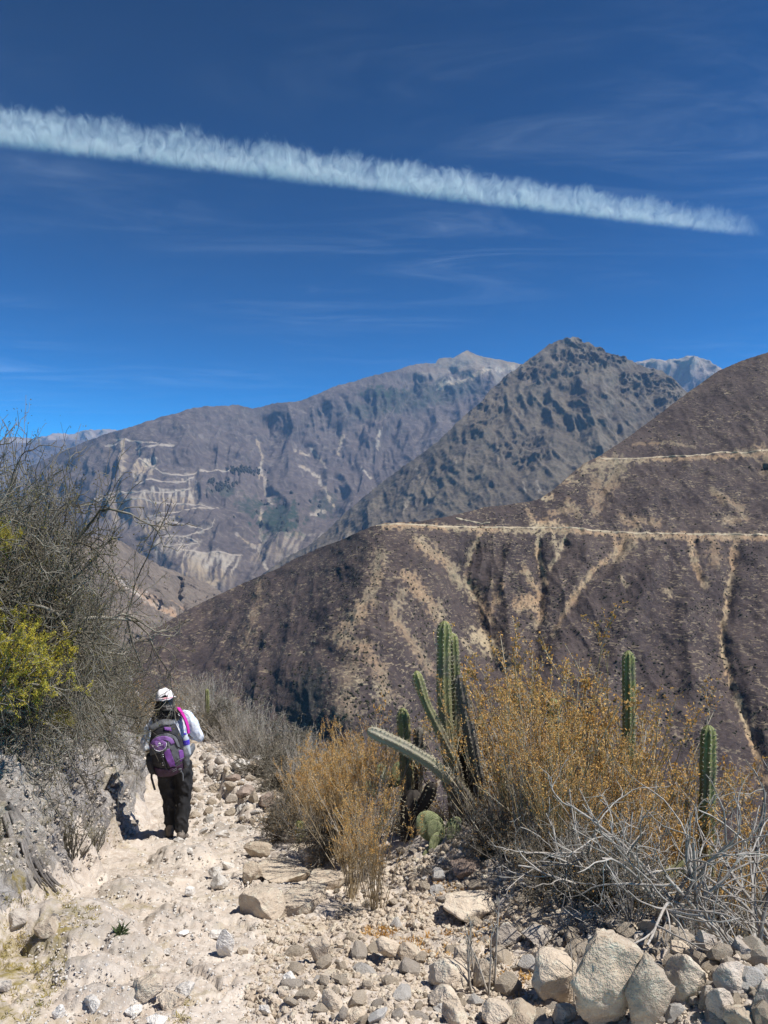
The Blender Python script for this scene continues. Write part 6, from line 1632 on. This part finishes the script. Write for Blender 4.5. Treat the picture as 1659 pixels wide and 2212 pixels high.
    band('piping', arc(-.052, .095, .062, .068, 188, 362, 24), .006, M_wh, bdg, .016, n=30)
    band('rim', arc(-.050, .095, .076, .084, 185, 365, 24), .018, M_g, bdg, .006, n=30)
    star = [(-.052 + (.012 if i % 2 == 0 else .0048) * math.sin(i * math.pi / 5), .100 + (.015 if i % 2 == 0 else .006) * math.cos(i * math.pi / 5)) for i in range(10)]
    patch('star_emblem', star, M_wh, .0165, bdg, .002, .006)
    for i, (a, w) in enumerate(((-.078, .012), (-.064, .010), (-.051, .013), (-.035, .010))):
        patch('lettering', [(a, .075 + i * .0022), (a + w, .077 + i * .0022), (a + w, .081 + i * .0022), (a, .079 + i * .0022)], M_wh, .0165, bdg, .002, .006)
    patch('centre_stripe', [(-.028, .03), (.030, .035), (.036, -.05), (.062, -.155), (.014, -.150), (-.012, -.06)], M_pu, .009)
    patch('side_stripe', [(.104, -.01), (.140, -.015), (.146, -.11), (.105, -.13)], M_pu, .008)
    patch('top_patch', [(.005, .243), (.062, .225), (.066, .185), (.045, .20), (.006, .215)], M_pu, .012)
    patch('lower_panel', [(-.13, -.13), (.0, -.175), (.125, -.15), (.13, -.22), (.02, -.262), (-.11, -.235)], M_pd, .006)
    for v0 in (-.015, -.035, -.095, -.118): patch('webbing_loop', [(-.052, v0), (-.030, v0 + .002), (-.030, v0 + .009), (-.052, v0 + .007)], M_wh, .010)
    for v0 in (-.195, -.212): patch('print', [(.020, v0), (.066, v0 + .014), (.066, v0 + .018), (.020, v0 + .004)], M_g, .0105)
    band('zip', arc(-.012, .06, .132, .135, 178, 2), .007, M_dk, bp, .008)
    band('compression_strap', [(-.045, .02), (-.04, -.06), (-.02, -.17)], .016, M_dk)
    band('compression_strap', [(.075, .12), (.10, .03), (.145, -.02)], .012, M_dk); band('compression_strap', [(.06, -.12), (.10, -.10), (.145, -.10)], .010, M_g)
    # lid, haul handle, side pockets, hip belt
    link('lid', blob([('c', [(-.085, .02, .235), (0, .01, .262), (.055, .01, .250)], [(.05, .075, .030), (.06, .085, .034), (.045, .075, .030)])], .008, 2, 'lid', .003, 20), M_g, bp)
    for s_ in (-1, 1): link('side_pocket', blob([('c', [(.150 * s_, .0, -.17), (.158 * s_, .0, -.09), (.152 * s_, .0, -.03)], [(.035, .06, .05), (.042, .07, .05), (.036, .06, .03)])], .009, 2, 'side_pocket', .004, 18), M_g if s_ > 0 else M_dk, bp)
    link('hip_belt', blob([('c', [(.14, .06, -.13), (.20, .10, -.10), (.235, .17, -.07)], [(.03, .05, .05), (.022, .045, .045), (.018, .035, .035)]), ('c', [(-.13, .06, -.15), (-.15, .15, -.14)], [(.03, .05, .05), (.02, .04, .04)]), ('c', [(-.13, .06, -.15), (.14, .06, -.13)], [(.03, .03, .05), (.03, .03, .05)])], .009, 2, 'hip_belt', .004, 18), M_g, bp)
    def hang(pts, w, m, name='hanging_strap'):
        pts = np.array([pts], float); V, F = tubes(pts, w, w, 4); V[:, 1] = V[:, 1]
        return link(name, mesh_np(name, V, F), m, bp)
    hang([(-.155, -.02, -.17), (-.165, -.03, -.24), (-.158, -.02, -.31), (-.150, -.015, -.37)], .010, M_dk)
    hang([(-.163, .0, -.02), (-.185, .0, -.10), (-.170, .0, -.18)], .012, M_dk)
    hang([(.098, -.09, -.20), (.112, -.06, -.26), (.105, -.05, -.325)], .008, M_g)
    link('buckle', blob([('e', (.094, -.10, -.195), (.020, .008, .014)), ('e', (.100, -.095, -.222), (.014, .007, .012))], .005, 1, 'buckle'), M_g, bp)
    # shoulder straps (in the walker's frame, so converted)
    inv = mat.inverted() @ root
    def sstrap(pts, w, m):
        Q = np.array(pts, float); d = np.arange(len(Q)); t_ = np.linspace(0, len(Q) - 1, 26); C = np.stack([np.interp(t_, d, Q[:, k]) for k in range(3)], -1)
        for _ in range(4): C[1:-1] = (C[:-2] + 2 * C[1:-1] + C[2:]) / 4
        T = unit(np.gradient(C, axis=0)); ctr = np.array([-.02, .0, 1.15]); nrm = unit(C - ctr); sd = unit(np.cross(T, nrm))
        V = np.concatenate([C + sd * w / 2 + nrm * .006, C - sd * w / 2 + nrm * .006, C - sd * w / 2 - nrm * .008, C + sd * w / 2 - nrm * .008])
        n = len(C); idx = np.arange(4 * n).reshape(4, n); nx = np.roll(idx, -1, 0)
        F = np.stack([idx[:, :-1], nx[:, :-1], nx[:, 1:], idx[:, 1:]], -1).reshape(-1, 4)
        V = np.array([(inv @ Vector(v))[:] for v in V])
        return link('shoulder_strap', mesh_np('shoulder_strap', V, F), m, bp)
    sstrap([(.035, .03, 1.40), (.050, -.045, 1.392), (.085, -.085, 1.350), (.120, -.105, 1.285), (.142, -.115, 1.215), (.150, -.115, 1.150)], .040, M_mg)
    sstrap([(-.19, -.12, 1.26), (-.215, -.07, 1.325), (-.225, .02, 1.32), (-.20, .11, 1.22), (-.17, .13, 1.05)], .045, M_dk)
    # water bottle in the pack's right pocket
    m3 = mat @ Matrix.Translation((.178, .01, .0))
    bt = empty('water_bottle'); bt.matrix_basis = m3; tag(bt, 'small clear water bottle with a blue label in the backpack\'s side pocket', 'bottle')
    def lathe(name, prof, m, par):
        k = 20; a = np.arange(k) * 2 * np.pi / k
        V = np.array([[(r * math.cos(x), r * math.sin(x), z) for x in a] for r, z in prof]).reshape(-1, 3); n = len(prof); idx = np.arange(n * k).reshape(n, k); nx = np.roll(idx, -1, 1)
        return link(name, mesh_np(name, V, np.stack([idx[:-1], nx[:-1], nx[1:], idx[1:]], -1).reshape(-1, 4)), m, par)
    t = NT('bottle_plastic', .15, .5); M_bt = t.out((.62, .68, .74)); t.b.inputs['Transmission Weight'].default_value = .3
    t = NT('bottle_label', .5, .3); M_lb = t.out(t.mix(t.ramp(t.noise(60, 2), [(.5, 0), (.6, 1)]), (.06, .035, .42), (.16, .12, .6)))
    lathe('bottle_body', [(.001, -.10), (.029, -.10), (.031, -.09), (.031, .06), (.028, .075), (.014, .095), (.012, .11), (.001, .11)], M_bt, bt)
    lathe('label', [(.0318, .005), (.0322, .006), (.0322, .055), (.0318, .056)], M_lb, bt); lathe('bottle_cap', [(.001, .122), (.013, .121), (.014, .105), (.013, .104)], M_lb, bt)
build_person()
